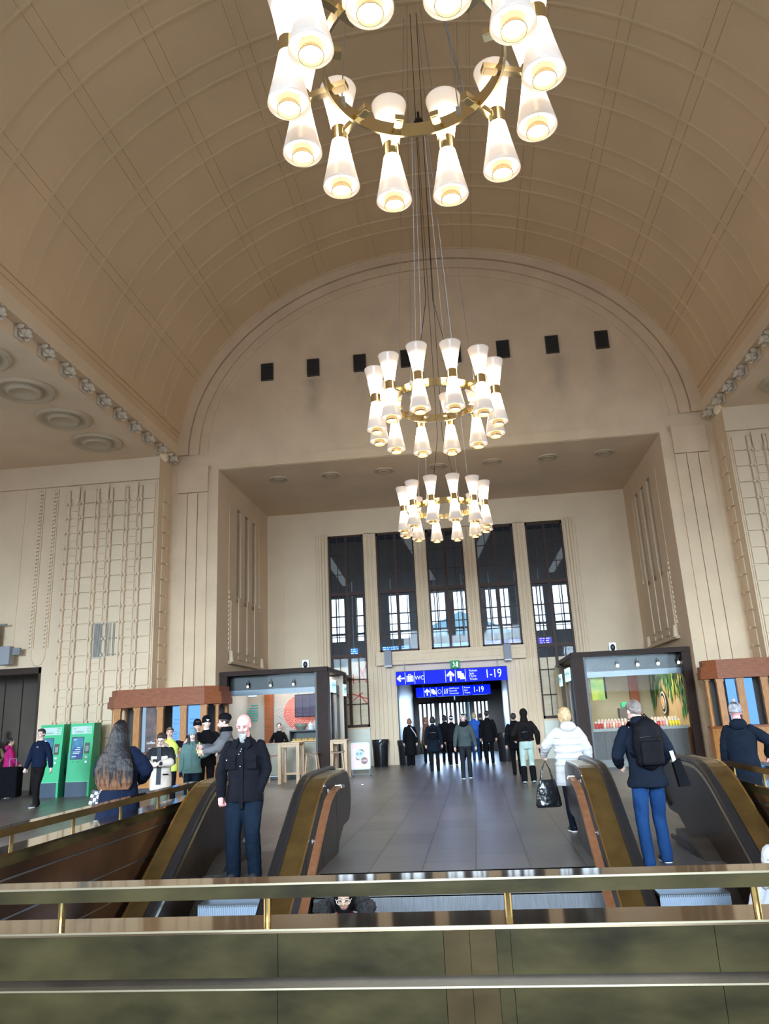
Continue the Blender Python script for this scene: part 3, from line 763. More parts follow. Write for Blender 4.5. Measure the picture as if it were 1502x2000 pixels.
# ================================================================== SIGNS
BLUE = emis('sign_blue_face', (.0, .012, .85), 1.0); SWH = emis('sign_white', (.78, .95, .95), 1.15)
def flat(bm, pts, y=0, t=.006): prism(bm, pts, 'y', y-t, y)
def arrow(bm, cx, cz, s, ang):
    pts = [(0, .5), (.42, .06), (.25, -.08), (.09, .12), (.09, -.5), (-.09, -.5), (-.09, .12), (-.25, -.08), (-.42, .06)]
    c, n = math.cos(ang), math.sin(ang); flat(bm, [(cx+s*(x*c-z*n), cz+s*(x*n+z*c)) for x, z in pts])
def luggage(bm, cx, cz, s):
    for a in ((-.42, .42, -.42, -.36), (-.42, .42, .22, .28), (-.42, -.34, -.42, .28), (.34, .42, -.42, .28), (-.27, -.10, -.34, .2), (-.06, .12, -.34, .2), (.16, .28, -.34, .2), (-.2, -.14, .28, .46), (.08, .14, .28, .46), (-.2, .14, .42, .48)):
        box(bm, cx+s*a[0], cx+s*a[1], -.006, 0, cz+s*a[2], cz+s*a[3])
def tickets(bm, cx, cz, s):
    flat(bm, [(cx-s*.38, cz+s*.45), (cx+s*.10, cz+s*.45), (cx+s*.14, cz-s*.2), (cx-s*.34, cz-s*.28)]); flat(bm, [(cx+s*.02, cz+s*.25), (cx+s*.3, cz+s*.22), (cx+s*.48, cz-s*.4), (cx-s*.1, cz-s*.42)])
SY = 27.78
e = empty('direction_sign', (-.05, SY, 3.02)); tag(e, 'large lit blue sign over the doorway reading WC and 1-19', 'sign')
bm = NB(); box(bm, -2.02, 2.02, 0, .14, -.235, .235, bev=.006); mkobj('sign_box', bm, BLUE, e)
for x in (-1.68, -1.33, -.98, -.20, .16, .52): bm = NB(); box(bm, x-.007, x+.007, -.006, 0, -.21, .21); mkobj('divider', bm, SWH, e)
for f_, a_ in ((arrow, (-1.85, 0, .30, PI/2)), (luggage, (-1.505, 0, .30)), (arrow, (-.02, 0, .38, 0)), (tickets, (.35, 0, .33))):
    bm = NB(); f_(bm, *a_); mkobj('arrow' if f_ is arrow else 'pictogram', bm, SWH, e)
text('WC', (-1.155, -.004, -.01), .20, SWH, e)
for i, t in enumerate(('Raiteet', 'Spår', 'Пути', 'Tracks')): text(t, (.66, -.004, .15-.10*i), .105, SWH, e, align='LEFT')
text('1-19', (1.53, -.004, 0), .43, SWH, e, sx=.78)
for x in (-1.7, 1.7):
    bm = NB(); tube(bm, [(x, .07, .235), (x, .07, .55)], .012, 6); mkobj('hanger', bm, GREY, e)
e = empty('direction_sign', (-.10, 30.9, 2.58)); tag(e, 'smaller lit blue sign hanging further inside the passage, below the large one', 'sign')
bm = NB(); box(bm, -1.5, 1.5, 0, .12, -.19, .19, bev=.005); mkobj('sign_box', bm, BLUE, e)
for x in (-1.17, -.92, -.67, -.42, .40): bm = NB(); box(bm, x-.006, x+.006, -.006, 0, -.17, .17); mkobj('divider', bm, SWH, e)
bm = NB(); arrow(bm, -1.045, 0, .28, 0); mkobj('arrow', bm, SWH, e)
bm = NB(); tickets(bm, -.79, 0, .24); mkobj('pictogram', bm, SWH, e)
bm = NB()
for q in range(8): a = q*PI/4; box(bm, -.545+.075*math.cos(a)-.014, -.545+.075*math.cos(a)+.014, -.006, 0, .075*math.sin(a)-.014, .075*math.sin(a)+.014)
mkobj('pictogram', bm, SWH, e); bm = NB()
for q in range(3): prism(bm, [(-.37+q*.06, -.1), (-.33+q*.06, .1), (-.31+q*.06, .1), (-.35+q*.06, -.1)], 'y', -.006, 0)
mkobj('pictogram', bm, SWH, e)
for i, t in enumerate(('Lähiliikenne', 'Närtrafik', 'Commuter')): text(t, (-.15, -.004, .105-.10*i), .085, SWH, e, align='LEFT')
for i, t in enumerate(('Raiteet', 'Spår', 'Tracks')): text(t, (.45, -.004, .105-.10*i), .085, SWH, e, align='LEFT')
text('1-19', (1.02, -.004, 0), .32, SWH, e, sx=.75)
bm = NB(); tube(bm, [(-1.2, .06, .19), (-1.2, .06, .52)], .01, 6); tube(bm, [(1.2, .06, .19), (1.2, .06, .52)], .01, 6); mkobj('hanger', bm, GREY, e)
# emergency exit sign
e = empty('exit_sign', (.12, 27.72, 3.42)); tag(e, 'small green lit emergency exit sign above the large blue sign', 'sign')
bm = NB(); box(bm, -.17, .17, 0, .05, -.14, .14); mkobj('sign_box', bm, emis('exit_green', (.05, .30, .14), .8), e)
bm = NB(); ell(bm, (-.05, -.005, .07), (.025, .006, .025), u=8, v=6); tube(bm, [(-.05, -.004, .04), (-.02, -.004, -.03), (.03, -.004, -.06)], .012, 5); tube(bm, [(-.02, -.004, -.03), (-.08, -.004, -.08)], .012, 5); tube(bm, [(-.04, -.004, .03), (.02, -.004, .01)], .01, 5); box(bm, .05, .11, -.006, 0, -.09, .09); mkobj('running_figure', bm, SWH, e)
# departure boards in the hall beyond
BRD = emis('board_screen', (.05, .22, .75), 1.3); BRD2 = emis('board_screen_violet', (.10, .05, .75), 1.2)
for i, (x, w, mm, d) in enumerate(((-2.45, .72, BRD, 'blue'), (-.62, .52, BRD, 'pale blue'), (.55, .5, BRD, 'pale blue'), (1.68, .48, BRD2, 'deep blue'), (2.76, .48, BRD2, 'violet'), (-4.1, .2, BRD, 'blue'), (3.75, .25, BRD2, 'violet'))):
    e = empty('departure_board', (x, 31, 4.33)); tag(e, '%s lit departure board seen through the bottom of the windows, %s from the left' % (d, ORD[[1, 2, 3, 4, 5, 0, 6][i]]), 'display', 'departure boards beyond the windows')
    bm = NB(); box(bm, -w-.03, w+.03, 0, .1, -.2, .2); mkobj('housing', bm, BLACK, e)
    bm = NB(); box(bm, -w, w, -.005, 0, -.17, .17); mkobj('screen', bm, mm, e)
    bm = NB()
    for r in range(4):
        xx = -w+.05
        while xx < w-.1:
            q = random.uniform(.04, .16); box(bm, xx, min(xx+q, w-.03), -.009, -.005, .12-r*.085, .15-r*.085); xx += q+.05
    mkobj('text_line', bm, emis('board_text', (.5, .8, 1), 1.2), e)
    bm = NB(); tube(bm, [(0, .05, .2), (0, .05, 3.0)], .02, 6); mkobj('hanger', bm, GREY, e)
# loudspeaker boxes on the frieze, small camera domes, grille, side sign
for x, nm in ((-2.32, 'left'), (2.05, 'right')):
    e = empty('speaker', (x, YB-.35, 3.78)); tag(e, 'grey box loudspeaker on the %s end of the frieze' % nm, 'speaker')
    bm = NB(); box(bm, -.13, .13, -.2, 0, -.27, .27, bev=.01); mkobj('cabinet', bm, mat('speaker_grey', (.17, .17, .21), .5), e); bm = NB(); box(bm, -.13, .13, -.21, 0, -.32, -.27); mkobj('bracket', bm, LGREY, e)
e = empty('speaker', (-13.0, 21.0, 3.95)); tag(e, 'grey box loudspeaker on the left wall above the side doorway', 'speaker')
bm = NB(); box(bm, -.2, .2, -.2, .05, -.27, .27, bev=.01); mkobj('cabinet', bm, mat('speaker_grey2', (.28, .29, .32), .5), e)
bm = NB(); box(bm, .2, .42, -.05, .05, .02, .22); ell(bm, (.33, -.06, .12), (.05, .03, .05)); mkobj('side_camera', bm, GREY, e)
e = empty('wall_sign', (-13.55, 21.05, 4.45)); tag(e, 'grey direction sign cut off at the left edge above the side doorway', 'sign')
bm = NB(); box(bm, -.9, .22, 0, .05, -.62, .45); box(bm, .1, .45, -.04, .0, .42, .47); mkobj('sign_panel', bm, mat('sign_grey', (.20, .19, .18), .5), e)
text('HLL', (-.02, -.006, .18), .34, BLACK, e, rot=(PI/2, 0, 0)); text('info', (-.02, -.006, -.2), .2, BLACK, e)
for x, nm in ((-4.42, 'left'), (4.95, 'right')):
    e = empty('security_camera', (x, 23.2, 3.24)); tag(e, 'small white and black dome camera on top of the %s glass kiosk' % nm, 'camera')
    bm = NB(); box(bm, -.11, .11, -.06, .06, 0, .28, bev=.02); mkobj('housing', bm, WHITE, e); bm = NB(); ell(bm, (0, -.07, .13), (.07, .05, .10)); mkobj('lens', bm, BLACK, e)
e = empty('wall_grille', (-10.09, YT-.08, 4.28)); tag(e, 'tall grey louvred grille on the left tower wall', 'vent')
bm = NB(); box(bm, -.36, .36, 0, .06, -.53, .53, bev=.01); mkobj('frame', bm, mat('grille_cream', (.45, .40, .33), .6), e)
bm = NB()
for k in range(15):
    x = -.31+k*.036; box(bm, x, x+.012, -.012, 0, -.49, .49)
for x in (.27, .31): box(bm, x, x+.02, -.012, 0, -.49, .49)
mkobj('slat', bm, mat('grille_dark', (.10, .09, .08), .5), e)

# ================================================================== TICKET MACHINES
scr = bpy.data.materials.new('ticket_screen'); scr.use_nodes = True
nt = scr.node_tree; b_ = nt.nodes['Principled BSDF']; tc = nt.nodes.new('ShaderNodeTexCoord'); nz = nt.nodes.new('ShaderNodeTexNoise'); nz.inputs['Scale'].default_value = 2.5
rr = nt.nodes.new('ShaderNodeValToRGB'); rr.color_ramp.elements[0].color = (.0, .03, .22, 1); rr.color_ramp.elements[0].position = .4; rr.color_ramp.elements[1].color = (.02, .25, .40, 1); rr.color_ramp.elements[1].position = .62
nt.links.new(tc.outputs['Object'], nz.inputs[0]); nt.links.new(nz.outputs[0], rr.inputs[0]); nt.links.new(rr.outputs[0], b_.inputs['Emission Color']); b_.inputs['Emission Strength'].default_value = 1.0; b_.inputs['Base Color'].default_value = (.01, .01, .02, 1)
HEADS = emis('ticket_header', (.55, .80, .88), .85)
def machine(x, y, label, rz=0):
    e = empty('ticket_machine', (x, y, 0), rz); tag(e, label, 'ticket machine')
    w = .33
    bm = NB(); prism(bm, [(-.30, .0), (-.30, .38), (-.17, 1.9), (.25, 1.9), (.30, 0)], 'x', -w, w); bd = mkobj('body', bm, GREEN, e)
    bm = NB(); box(bm, -w-.005, w-.06, -.31, .1, 0, .38); mkobj('plinth', bm, NAVYP, e)
    def yy(z): return -.30+.13*(z-.38)/1.52
    def pl(x0, x1, z0, z1, d, m_, n_):
        bm = NB(); v = [(x0, yy(z0)-d, z0), (x1, yy(z0)-d, z0), (x1, yy(z1)-d, z1), (x0, yy(z1)-d, z1)]; vb = [(p[0], p[1]+.012, p[2]) for p in v]
        A = [bm.verts.new(p) for p in v]; B = [bm.verts.new(p) for p in vb]; bm.faces.new(A); bm.faces.new(B[::-1])
        for i in range(4): bm.faces.new((A[i], A[(i+1) % 4], B[(i+1) % 4], B[i]))
        return mkobj(n_, bm, m_, e)
    h = pl(-.29, .27, 1.62, 1.82, .008, HEADS, 'header_panel')
    for i in range(4): pl(.14, .26, 1.65+.045*i, 1.665+.045*i, .012, GREEN, 'header_mark')
    text('vr', (-.2, yy(1.77)-.02, 1.765), .07, GREEN, e, rot=(PI/2-.085, 0, 0)); text('Junaliput', (-.06, yy(1.69)-.02, 1.68), .07, GREEN, e, rot=(PI/2-.085, 0, 0))
    pl(-.27, .08, .95, 1.54, .006, BLACK, 'screen_bezel'); pl(-.25, .06, .97, 1.52, .010, scr, 'screen')
    for z, w0, w1 in ((1.46, -.21, -.12), (1.25, -.1, .0), (1.20, -.15, .0), (1.14, -.2, .01), (1.10, -.2, -.02), (1.02, -.22, -.1)): pl(w0, w1, z, z+.02, .014, emis('screen_text', (.5, .75, .95), 1), 'screen_text')
    pl(.12, .25, 1.10, 1.38, .02, mat('card_reader', (.05, .04, .04), .3), 'card_reader'); pl(.15, .24, 1.16, 1.3, .025, GREY, 'keypad')
    pl(.15, .22, .98, 1.03, .012, LGREY, 'coin_slot'); pl(.16, .21, .86, .91, .012, STEEL, 'coin_return'); pl(-.1, .03, .885, .895, .01, BLACK, 'ticket_slot'); pl(-.2, -.17, .88, .895, .01, BLACK, 'ticket_slot')
    bm = NB(); box(bm, -w, w, -.31, -.28, .375, .39); mkobj('trim_line', bm, emis('pale_green', (.2, .5, .3), .2) if False else mat('pale_green', (.2, .6, .35), .4), e)
    bm = NB(); box(bm, w, w+.006, -.02, .02, .55, .75); mkobj('side_handle', bm, NAVYP, e)
machine(-10.98, 20.45, 'left green ticket machine beside the navy clad man', .04)
machine(-10.10, 20.45, 'right green ticket machine, nearer to the wooden booth', .04)
bm = NB(); box(bm, -10.62, -10.45, 20.5, 20.9, 0, 1.12); tag(mkobj('cable_cabinet', bm, NAVYP), 'slim dark cabinet standing between the green ticket machines', 'cabinet')

# ================================================================== WOODEN BOOTHS
def booth(loc, sgn, label, W2=1.53, D=1.2, ch=.30, mid=(-.66, 0, .65)):
    e = empty('wooden_booth', loc); tag(e, label, 'kiosk')
    def outl(o): return [(-W2-o, D), (-W2-o, ch-o*.4), (-W2+ch-o*.4, -o), (W2-ch+o*.4, -o), (W2+o, ch-o*.4), (W2+o, D)]
    bm = NB()
    for o, z0, z1 in ((.10, 2.24, 2.42), (.07, 2.42, 2.56), (0, 2.56, 2.72)): prism(bm, outl(o), 'z', z0, z1)
    mkobj('cornice', bm, WOODC, e)
    bm = NB(); prism(bm, outl(0), 'z', .16, 1.0); mkobj('base', bm, WOOD, e)
    bm = NB(); prism(bm, outl(.035), 'z', 1.0, 1.05); mkobj('sill', bm, WOODC, e)
    bm = NB(); prism(bm, outl(-.05), 'z', 0, .16); mkobj('plinth', bm, BLACK, e)
    ins = outl(-.02); nf = 4
    posts = [(-W2+.06, ch+.06), (-W2+ch+.02, .06)]+[(v, .05) for v in mid]+[(W2-ch-.02, .06), (W2-.06, ch+.06)]+([(-W2+.06, D-.08), (W2-.06, D-.08)] if D > .9 else [])
    for p in posts:
        bm = NB(); 
        if abs(p[0]) > W2-.1: tube(bm, [(p[0], p[1], 1.05), (p[0], p[1], 2.24)], .055, 12); box(bm, p[0]-.07, p[0]+.07, p[1]-.07, p[1]+.07, 2.2, 2.24)
        else: box(bm, p[0]-.085, p[0]+.085, p[1]-.05, p[1]+.06, 1.05, 2.24, bev=.008); box(bm, p[0]-.10, p[0]+.10, p[1]-.06, p[1]+.06, 2.16, 2.24)
        mkobj('post', bm, WOOD, e)
    bm = NB(); f = ins
    for a, b in zip(f, f[1:]): poly(bm, [(a[0], a[1]+.05, 1.05), (b[0], b[1]+.05, 1.05), (b[0], b[1]+.05, 2.24), (a[0], a[1]+.05, 2.24)])
    mkobj('glazing', bm, GLASS_K, e)
    bm = NB(); box(bm, -W2+.1, W2-.1, D-.1, D, 1.05, 2.24); mkobj('back_panel', bm, mat('booth_back', (.06, .045, .035), .6), e)
    return e
SCB = emis('info_screen', (.16, .42, .95), 1.0)
def booth_screen(e, x0, x1, label, lines=True, y=.16):
    s = empty('info_screen', (e.location.x+(x0+x1)/2, e.location.y+.14, 1.06)); tag(s, label, 'screen')
    w = (x1-x0)/2; bm = NB(); box(bm, -w, w, 0, .04, 0, 1.16); mkobj('screen', bm, SCB, s)
    if lines:
        bm = NB(); random.seed(int(x0*100))
        for z in (.80, .70, .5, .46, .42, .36, .32, .26, .2, .12): box(bm, -w*.75, w*random.uniform(-.1, .7), -.004, 0, z, z+.014)
        mkobj('text_line', bm, mat('screen_print', (.02, .10, .35), .5), s)
b1 = booth((-7.72, 19.9, 0), 1, 'wooden octagonal booth at left, behind the waiting group')
booth_screen(b1, .30, .56, 'narrow blue lit information screen in the left booth, left of the post')
booth_screen(b1, .74, 1.10, 'wide blue lit information screen in the left booth, right of the post')
pst = empty('poster', (-8.06, 20.06, 1.06)); tag(pst, 'dark poster with a pale blue border in the left booth window', 'poster')
bm = NB(); box(bm, -.215, -.12, 0, .02, 0, 1.17); mkobj('border_strip', bm, emis('poster_blue', (.30, .45, .62), .9), pst)
bm = NB(); box(bm, -.12, .24, 0, .02, 0, 1.17); mkobj('print', bm, mat('poster_dark', (.03, .02, .03), .3, col2=(.16, .08, .06), vscale=4), pst)
text('coffee', (.05, -.004, .24), .10, WHITE, pst); text('to go', (.05, -.004, .10), .06, WHITE, pst)
b2 = booth((8.28, 20.6, 0), -1, 'wooden octagonal booth at the right edge, behind the patterned-hat person', 1.5, .55, .27, (-.71, -.11, .5))
booth_screen(b2, -1.02, -.80, 'left blue lit information screen in the right booth', False)
booth_screen(b2, -.63, -.36, 'right blue lit information screen in the right booth', False)

# ================================================================== GLASS CORNER KIOSKS
def kiosk(s, label, depth=3.6, yf=22.55):
    x_out, x_in = 6.96, 3.62
    e = empty('glass_kiosk', (s*x_in, yf, 0)); tag(e, label, 'kiosk')
    X = lambda v: s*(v-x_in)
    bm = NB()
    box(bm, X(x_in), X(x_in+.34), 0, .34, 0, 3.22); mkobj('corner_pillar', bm, KIOSKP, e)
    bm = NB(); box(bm, X(x_out-.22), X(x_out), 0, .2, 0, 3.22); mkobj('outer_pillar', bm, KIOSKP, e)
    bm = NB(); box(bm, X(x_in), X(x_out), -.03, .12, 3.1, 3.24); mkobj('front_beam', bm, KIOSKP, e)
    bm = NB(); box(bm, X(x_in+.02), X(x_in+.12), 0, depth, 3.12, 3.24); mkobj('side_beam', bm, KIOSKP, e)
    bm = NB(); box(bm, X(x_in+.03), X(x_in+.15), depth-.12, depth, 0, 3.12); mkobj('rear_pillar', bm, DKBRN, e)
    bm = NB(); box(bm, X(x_in+.1), X(x_out), .1, depth+1.8, 3.12, 3.2); mkobj('roof', bm, BLACK, e)
    bm = NB(); box(bm, X(x_in+.34), X(x_out-.22), .06, .072, .08, 3.1); mkobj('front_glass', bm, GLASS_K, e)
    bm = NB(); box(bm, X(x_in+.05), X(x_in+.06), .34, 1.0, .05, 3.1); box(bm, X(x_in+.05), X(x_in+.06), 2.2, depth-.1, .05, 3.1); mkobj('side_glass', bm, GLASS_K, e)
    bm = NB(); box(bm, X(x_in+.34), X(x_in+.40), .03, .1, 0, 3.1); mkobj('mullion', bm, BLACK, e)
    d = empty('sliding_door', (X(x_in+.07), 1.0, 0)); d.parent = e
    bm = NB()
    for y in (0, .08, 1.12): box(bm, -.03, .03, y, y+.05, 0, 2.5)
    box(bm, -.03, .03, 0, 1.17, 2.45, 2.75); mkobj('door_frame', bm, BLACK, d)
    bm = NB(); tube(bm, [(-s*.06, .12, .5), (-s*.06, .12, 2.2)], .02, 8); mkobj('door_handle', bm, STEEL, d)
    bm = NB(); box(bm, X(x_in+.3), X(x_out), .5, .52, 2.62, 3.12); mkobj('lighting_fascia', bm, BLACK, e)
    bm = NB(); box(bm, X(x_in+.3), X(x_out), .47, .50, 2.52, 2.68); mkobj('fascia_strip', bm, mat('fascia_blue_grey', (.16, .20, .25), .3), e)
    return e
CSG = emis('cafe_sign_light', (.45, .85, .95), 1.6)
k1 = kiosk(-1, 'glass cafe kiosk filling the left corner of the recess')
k2 = kiosk(1, 'glass juice kiosk filling the right corner of the recess')
def lit_sign(loc, w, label, s, n=1):
    e = empty('lit_sign', loc); tag(e, label, 'sign')
    bm = NB(); box(bm, -.02, .02, 0, w, -.19, .19); mkobj('sign_face', bm, CSG, e)
    bm = NB(); x = -s*.02
    for q in range(6): y = .06+w*.15*q; box(bm, x-.004*abs(s), x+.004, y, y+.02, -.12+.04*(q % 2), .12); box(bm, x-.004, x+.004, y, y+w*.1, .02*(q % 3), .02*(q % 3)+.03)
    mkobj('sign_mark', bm, mat('sign_teal', (.02, .2, .28), .5), e)
lit_sign((-3.60, 23.0, 2.68), .75, 'lit white sign beside the cafe kiosk pillar', -1)
lit_sign((-3.60, 25.2, 2.62), .5, 'smaller lit sign at the rear of the cafe kiosk side', -1)
lit_sign((3.60, 23.05, 2.66), 1.1, 'lit white sign beside the juice kiosk pillar', 1)
lit_sign((3.60, 25.3, 2.58), .6, 'smaller lit sign at the rear of the juice kiosk side', 1)
def spot_light(loc, label, grp, lit):
    o = NB(); tube(o, [(0, 0, 0), (0, 0, -.1)], .012, 6); tube(o, [(0, 0, -.08), (0, 0, -.22)], .05, 12)
    e = mkobj('spot_lamp', o, BLACK, loc=loc); tag(e, label, 'lamp', grp)
    o = NB(); ell(o, (0, -.03, -.2), (.04, .04, .045)); mkobj('bulb', o, emis('spot_bulb_%d' % int(lit*10), (1, .95, .85), lit), e)
for k in range(4): spot_light((-6.2+.72*k, 22.95, 2.98), '%s small black spotlight from the left under the cafe kiosk roof' % ORD[k], 'spotlights in the cafe kiosk', 1.0)
for k in range(4): spot_light((4.98+.58*k, 22.95, 3.02), '%s bright spotlight from the left under the juice kiosk roof' % ORD[k], 'bright spotlights in the juice kiosk', 9.0)
for x, p, col, nm in ((-5.2, 90, (1, .93, .83), 'cafe_ceiling_lamp'), (5.3, 110, (1, .86, .62), 'juice_ceiling_lamp')):
    L = bpy.data.lights.new(nm, 'AREA'); L.shape = 'RECTANGLE'; L.size = 2.4; L.size_y = 1.8; L.energy = p; L.color = col
    o = bpy.data.objects.new(nm, L); COL.objects.link(o); o.location = (x, 24.6, 3.08)
# --- cafe interior
CB = mat('cafe_back_wall', (.42, .38, .34), .7); CSW = mat('cafe_side_tile', (.40, .40, .40), .4, var=.06, vscale=8)
bm = NB(); box(bm, 0, 3.35, 2.7, 2.76, 0, 3.1); mm = mkobj('back_wall', bm, CB, k1, ); mm.location = (-3.34, 0, 0)
bm = NB(); box(bm, -3.34, -3.28, .6, 2.7, 0, 3.1); mkobj('side_wall', bm, CSW, k1)
bm = NB(); box(bm, -2.66, -2.38, 2.55, 2.7, 0, 2.9); mkobj('wall_post', bm, WOODC, k1)
# wave mural
mu = empty('wave_mural', (-5.14, 25.2, 1.98)); tag(mu, 'wall panel with a red disc of overlapping wave arcs behind the cafe counter', 'mural')
bm = NB(); box(bm, -.80, 1.30, 0, .03, -1.1, .95); mkobj('panel', bm, mat('mural_ground', (.40, .36, .33), .7), mu)
def waves(R, rows, cx, cz, RR, nrings, inside, y0, w):
    bm = NB()
    for r in range(rows):
        zc = cz+RR-r*R*.5+.1; 
        for k in range(-8, 9):
            xc = cx+k*2*R+(R if r % 2 else 0)
            for j in range(nrings):
                ro = R*(1-j*2.0/(2*nrings+1)); ri = ro-R/(2*nrings+1)*1.0
                N_ = 22
                for i in range(N_):
                    a0, a1 = PI*i/N_, PI*(i+1)/N_
                    am = (a0+a1)/2; mx_, mz = xc+(ro+ri)/2*math.cos(am), zc+(ro+ri)/2*math.sin(am)
                    if not inside(mx_, mz): continue
                    hid = False      # covered by the next rows of scales in front
                    for r2 in (1, 2):
                        z2 = zc-r2*R*.5; off = R if r2 == 1 else 0
                        for kk in (-1, 1) if r2 == 1 else (0,):
                            if (mx_-(xc+kk*off))**2+(mz-z2)**2 < R*R and True: hid = True
                    if hid: continue
                    bm.faces.new([bm.verts.new((xc+q*math.cos(a), y0, zc+q*math.sin(a))) for q, a in ((ri, a0), (ro, a0), (ro, a1), (ri, a1))])
    return bm
DR = .56
bm = NB(); lathe(bm, [(.001, 0), (DR, 0), (DR, .008), (.001, .008)], 40, Matrix.Translation((.05, -.001, -.02)) @ Matrix.Rotation(PI/2, 4, 'X')); mkobj('disc_ground', bm, mat('disc_pink', (.62, .27, .21), .6), mu)
mkobj('red_wave', waves(.21, 16, .05, -.02, DR, 4, lambda x, z: (x-.05)**2+(z+.02)**2 < (DR-.01)**2, -.012, 1), mat('wave_red', (.42, .035, .03), .6), mu)
mkobj('grey_wave', waves(.45, 14, 0, .1, 1.1, 5, lambda x, z: -.79 < x < 1.29 and -1.09 < z < .94 and (x-.05)**2+(z+.02)**2 > (DR+.01)**2, -.003, 1), mat('wave_grey', (.33, .31, .29), .7), mu)
mb = empty('menu_board', (-4.68, 24.3, 2.16), -.30); tag(mb, 'dark three panel menu board hanging in front of the wave mural', 'sign')
bm = NB(); box(bm, -.42, .42, 0, .05, -.36, .36); mkobj('frame', bm, BLACK, mb)
for k in range(3):
    bm = NB(); box(bm, -.39+.27*k, -.14+.27*k, -.008, 0, -.33, .33); mkobj('menu_panel', bm, emis('menu_violet', (.10, .085, .16), .9), mb)
    bm = NB(); [box(bm, -.35+.27*k, -.35+.27*k+random.uniform(.04, .12), -.012, -.008, .2-.06*q, .215-.06*q) for q in range(8)]; mkobj('menu_text', bm, mat('menu_ink', (.02, .02, .03), .5), mb)
bm = NB(); tube(bm, [(-.3, .02, .36), (-.3, .02, .95)], .012, 6); tube(bm, [(.3, .02, .36), (.3, .02, .95)], .012, 6); mkobj('hanger', bm, BLACK, mb)
ct = empty('cafe_counter', (-5.0, 23.5, 0)); tag(ct, 'pale wooden cafe counter behind the glass', 'counter')
bm = NB(); box(bm, -1.75, 1.2, 0, .6, .12, 1.0); mkobj('front_panel', bm, mat('counter_panel', (.36, .31, .24), .6, var=.08, vscale=8, stretch=(8, 1, 1)), ct)
bm = NB(); box(bm, -1.8, 1.25, -.05, .65, 1.0, 1.05); mkobj('top', bm, mat('counter_top', (.30, .24, .19), .4), ct)
bm = NB(); box(bm, -1.7, 1.15, .05, .6, 0, .12); mkobj('kick', bm, BLACK, ct)
dc = empty('display_case', (-4.56, 23.55, 1.05)); tag(dc, 'glass food display case with lit pastries on the cafe counter', 'display case')
bm = NB(); box(bm, -.5, -.47, 0, .5, 0, .34); box(bm, .47, .5, 0, .5, 0, .34); box(bm, -.5, .5, .45, .5, 0, .34); box(bm, -.5, .5, 0, .5, .32, .36); mkobj('frame', bm, BLACK, dc)
bm = NB(); box(bm, -.47, .47, .0, .008, .0, .32); mkobj('glass_front', bm, GLASS_K, dc)
bm = NB(); box(bm, -.46, .46, .05, .44, .02, .04); mkobj('tray', bm, emis('case_light', (.9, .75, .5), .8), dc)
pp = None
for k in range(9):
    if pp is None: bm = NB(); ell(bm, (0, 0, 0), (.06, .05, .045)); pp = mkobj('pastry', bm, mat('pastry_gold', (.55, .33, .12), .5), smooth=True); c = pp
    else: c = pp.copy(); COL.objects.link(c)
    c.location = (-4.94+.095*k, 23.68+.1*(k % 2), 1.13); tag(c, 'golden pastry inside the cafe display case, %s from the left' % ORD[k], 'pastry', 'pastries in the display case')
bw = NB(); lathe(bw, [(.001, 0), (.1, 0), (.2, .12), (.21, .2), (.2, .2), (.18, .12), (.001, .03)], 20); tag(mkobj('bowl', bw, mat('bowl_green', (.22, .23, .18), .4), loc=(-4.74, 23.8, 1.41)), 'olive green bowl standing on top of the display case', 'bowl')
bm = NB(); lathe(bm, [(.001, 0), (.09, 0), (.09, .14), (.03, .2), (.03, .24), (.001, .24)], 14); tag(mkobj('glass_jar', bm, mat('jar_pale', (.6, .66, .72), .15), loc=(-4.42, 23.75, 1.41)), 'pale glass jar on the display case beside the bowl', 'jar')
lt = empty('wall_lettering', (-6.55, 25.1, 2.0)); tag(lt, 'teal striped round logo partly hidden on the cafe side wall', 'sign')
bm = NB()
for k in range(7):
    z = -.25+.08*k; w = math.sqrt(max(.01, .3**2-z*z)); box(bm, -w, w*.2, 0, .01, z, z+.04)
mkobj('stripe', bm, mat('teal_print', (.02, .25, .25), .5), lt)
# --- juice kiosk interior
bm = NB(); box(bm, .0, 3.34, 4.75, 4.81, 0, 3.1); mkobj('back_wall', bm, mat('juice_wall', (.30, .25, .15), .6, var=.08, vscale=2), k2)
bm = NB(); box(bm, 3.24, 3.30, .3, 4.75, 0, 3.1); mkobj('side_wall', bm, WOODC, k2)
bm = NB(); box(bm, 2.45, 2.75, 4.6, 4.75, 0, 2.9); mkobj('wall_post', bm, WOODC, k2)
jm = empty('jungle_mural', (6.80, 25.0, 1.95), -PI/2); tag(jm, 'long brown side wall panel with hanging green leaves in the juice kiosk', 'mural')
bm = NB(); box(bm, -2.25, 2.3, 0, .04, -.95, 1.12); mkobj('panel', bm, mat('mural_brown', (.50, .35, .19), .6, col2=(.66, .50, .29), vscale=2, stretch=(1.5, 1, .6)), jm)
LEAF = [mat('leaf_dark', (.010, .035, .015), .5), mat('leaf_green', (.05, .22, .07), .5), mat('leaf_lime', (.42, .46, .10), .5), mat('leaf_mid', (.025, .11, .045), .5)]
random.seed(5)
for mi_ in range(4):
    bm = NB()
    for k in range((150, 60, 34, 60)[mi_]):
        x = random.uniform(-2.2, 2.2); gap = max(0, 1-abs(x+.4)/1.0)
        zlo = (.35, -.1, .0, .1)[mi_]+gap*.55; z = random.uniform(min(zlo, .9), 1.08)
        if x > 1.3 and mi_ in (1, 3): z -= .35
        Ln = random.uniform(.3, .6)*(1-.45*gap); w = random.uniform(.05, .12); t = random.uniform(-.5, .5); y = -.012-.012*random.random()-.004*mi_
        poly(bm, [(x, y, z), (x+w+t*.1, y, z-Ln*.4), (x+t*Ln*.6, y-.01, max(z-Ln, -.9)), (x-w+t*.1, y, z-Ln*.4)])
    mkobj('leaf', bm, LEAF[mi_], jm)
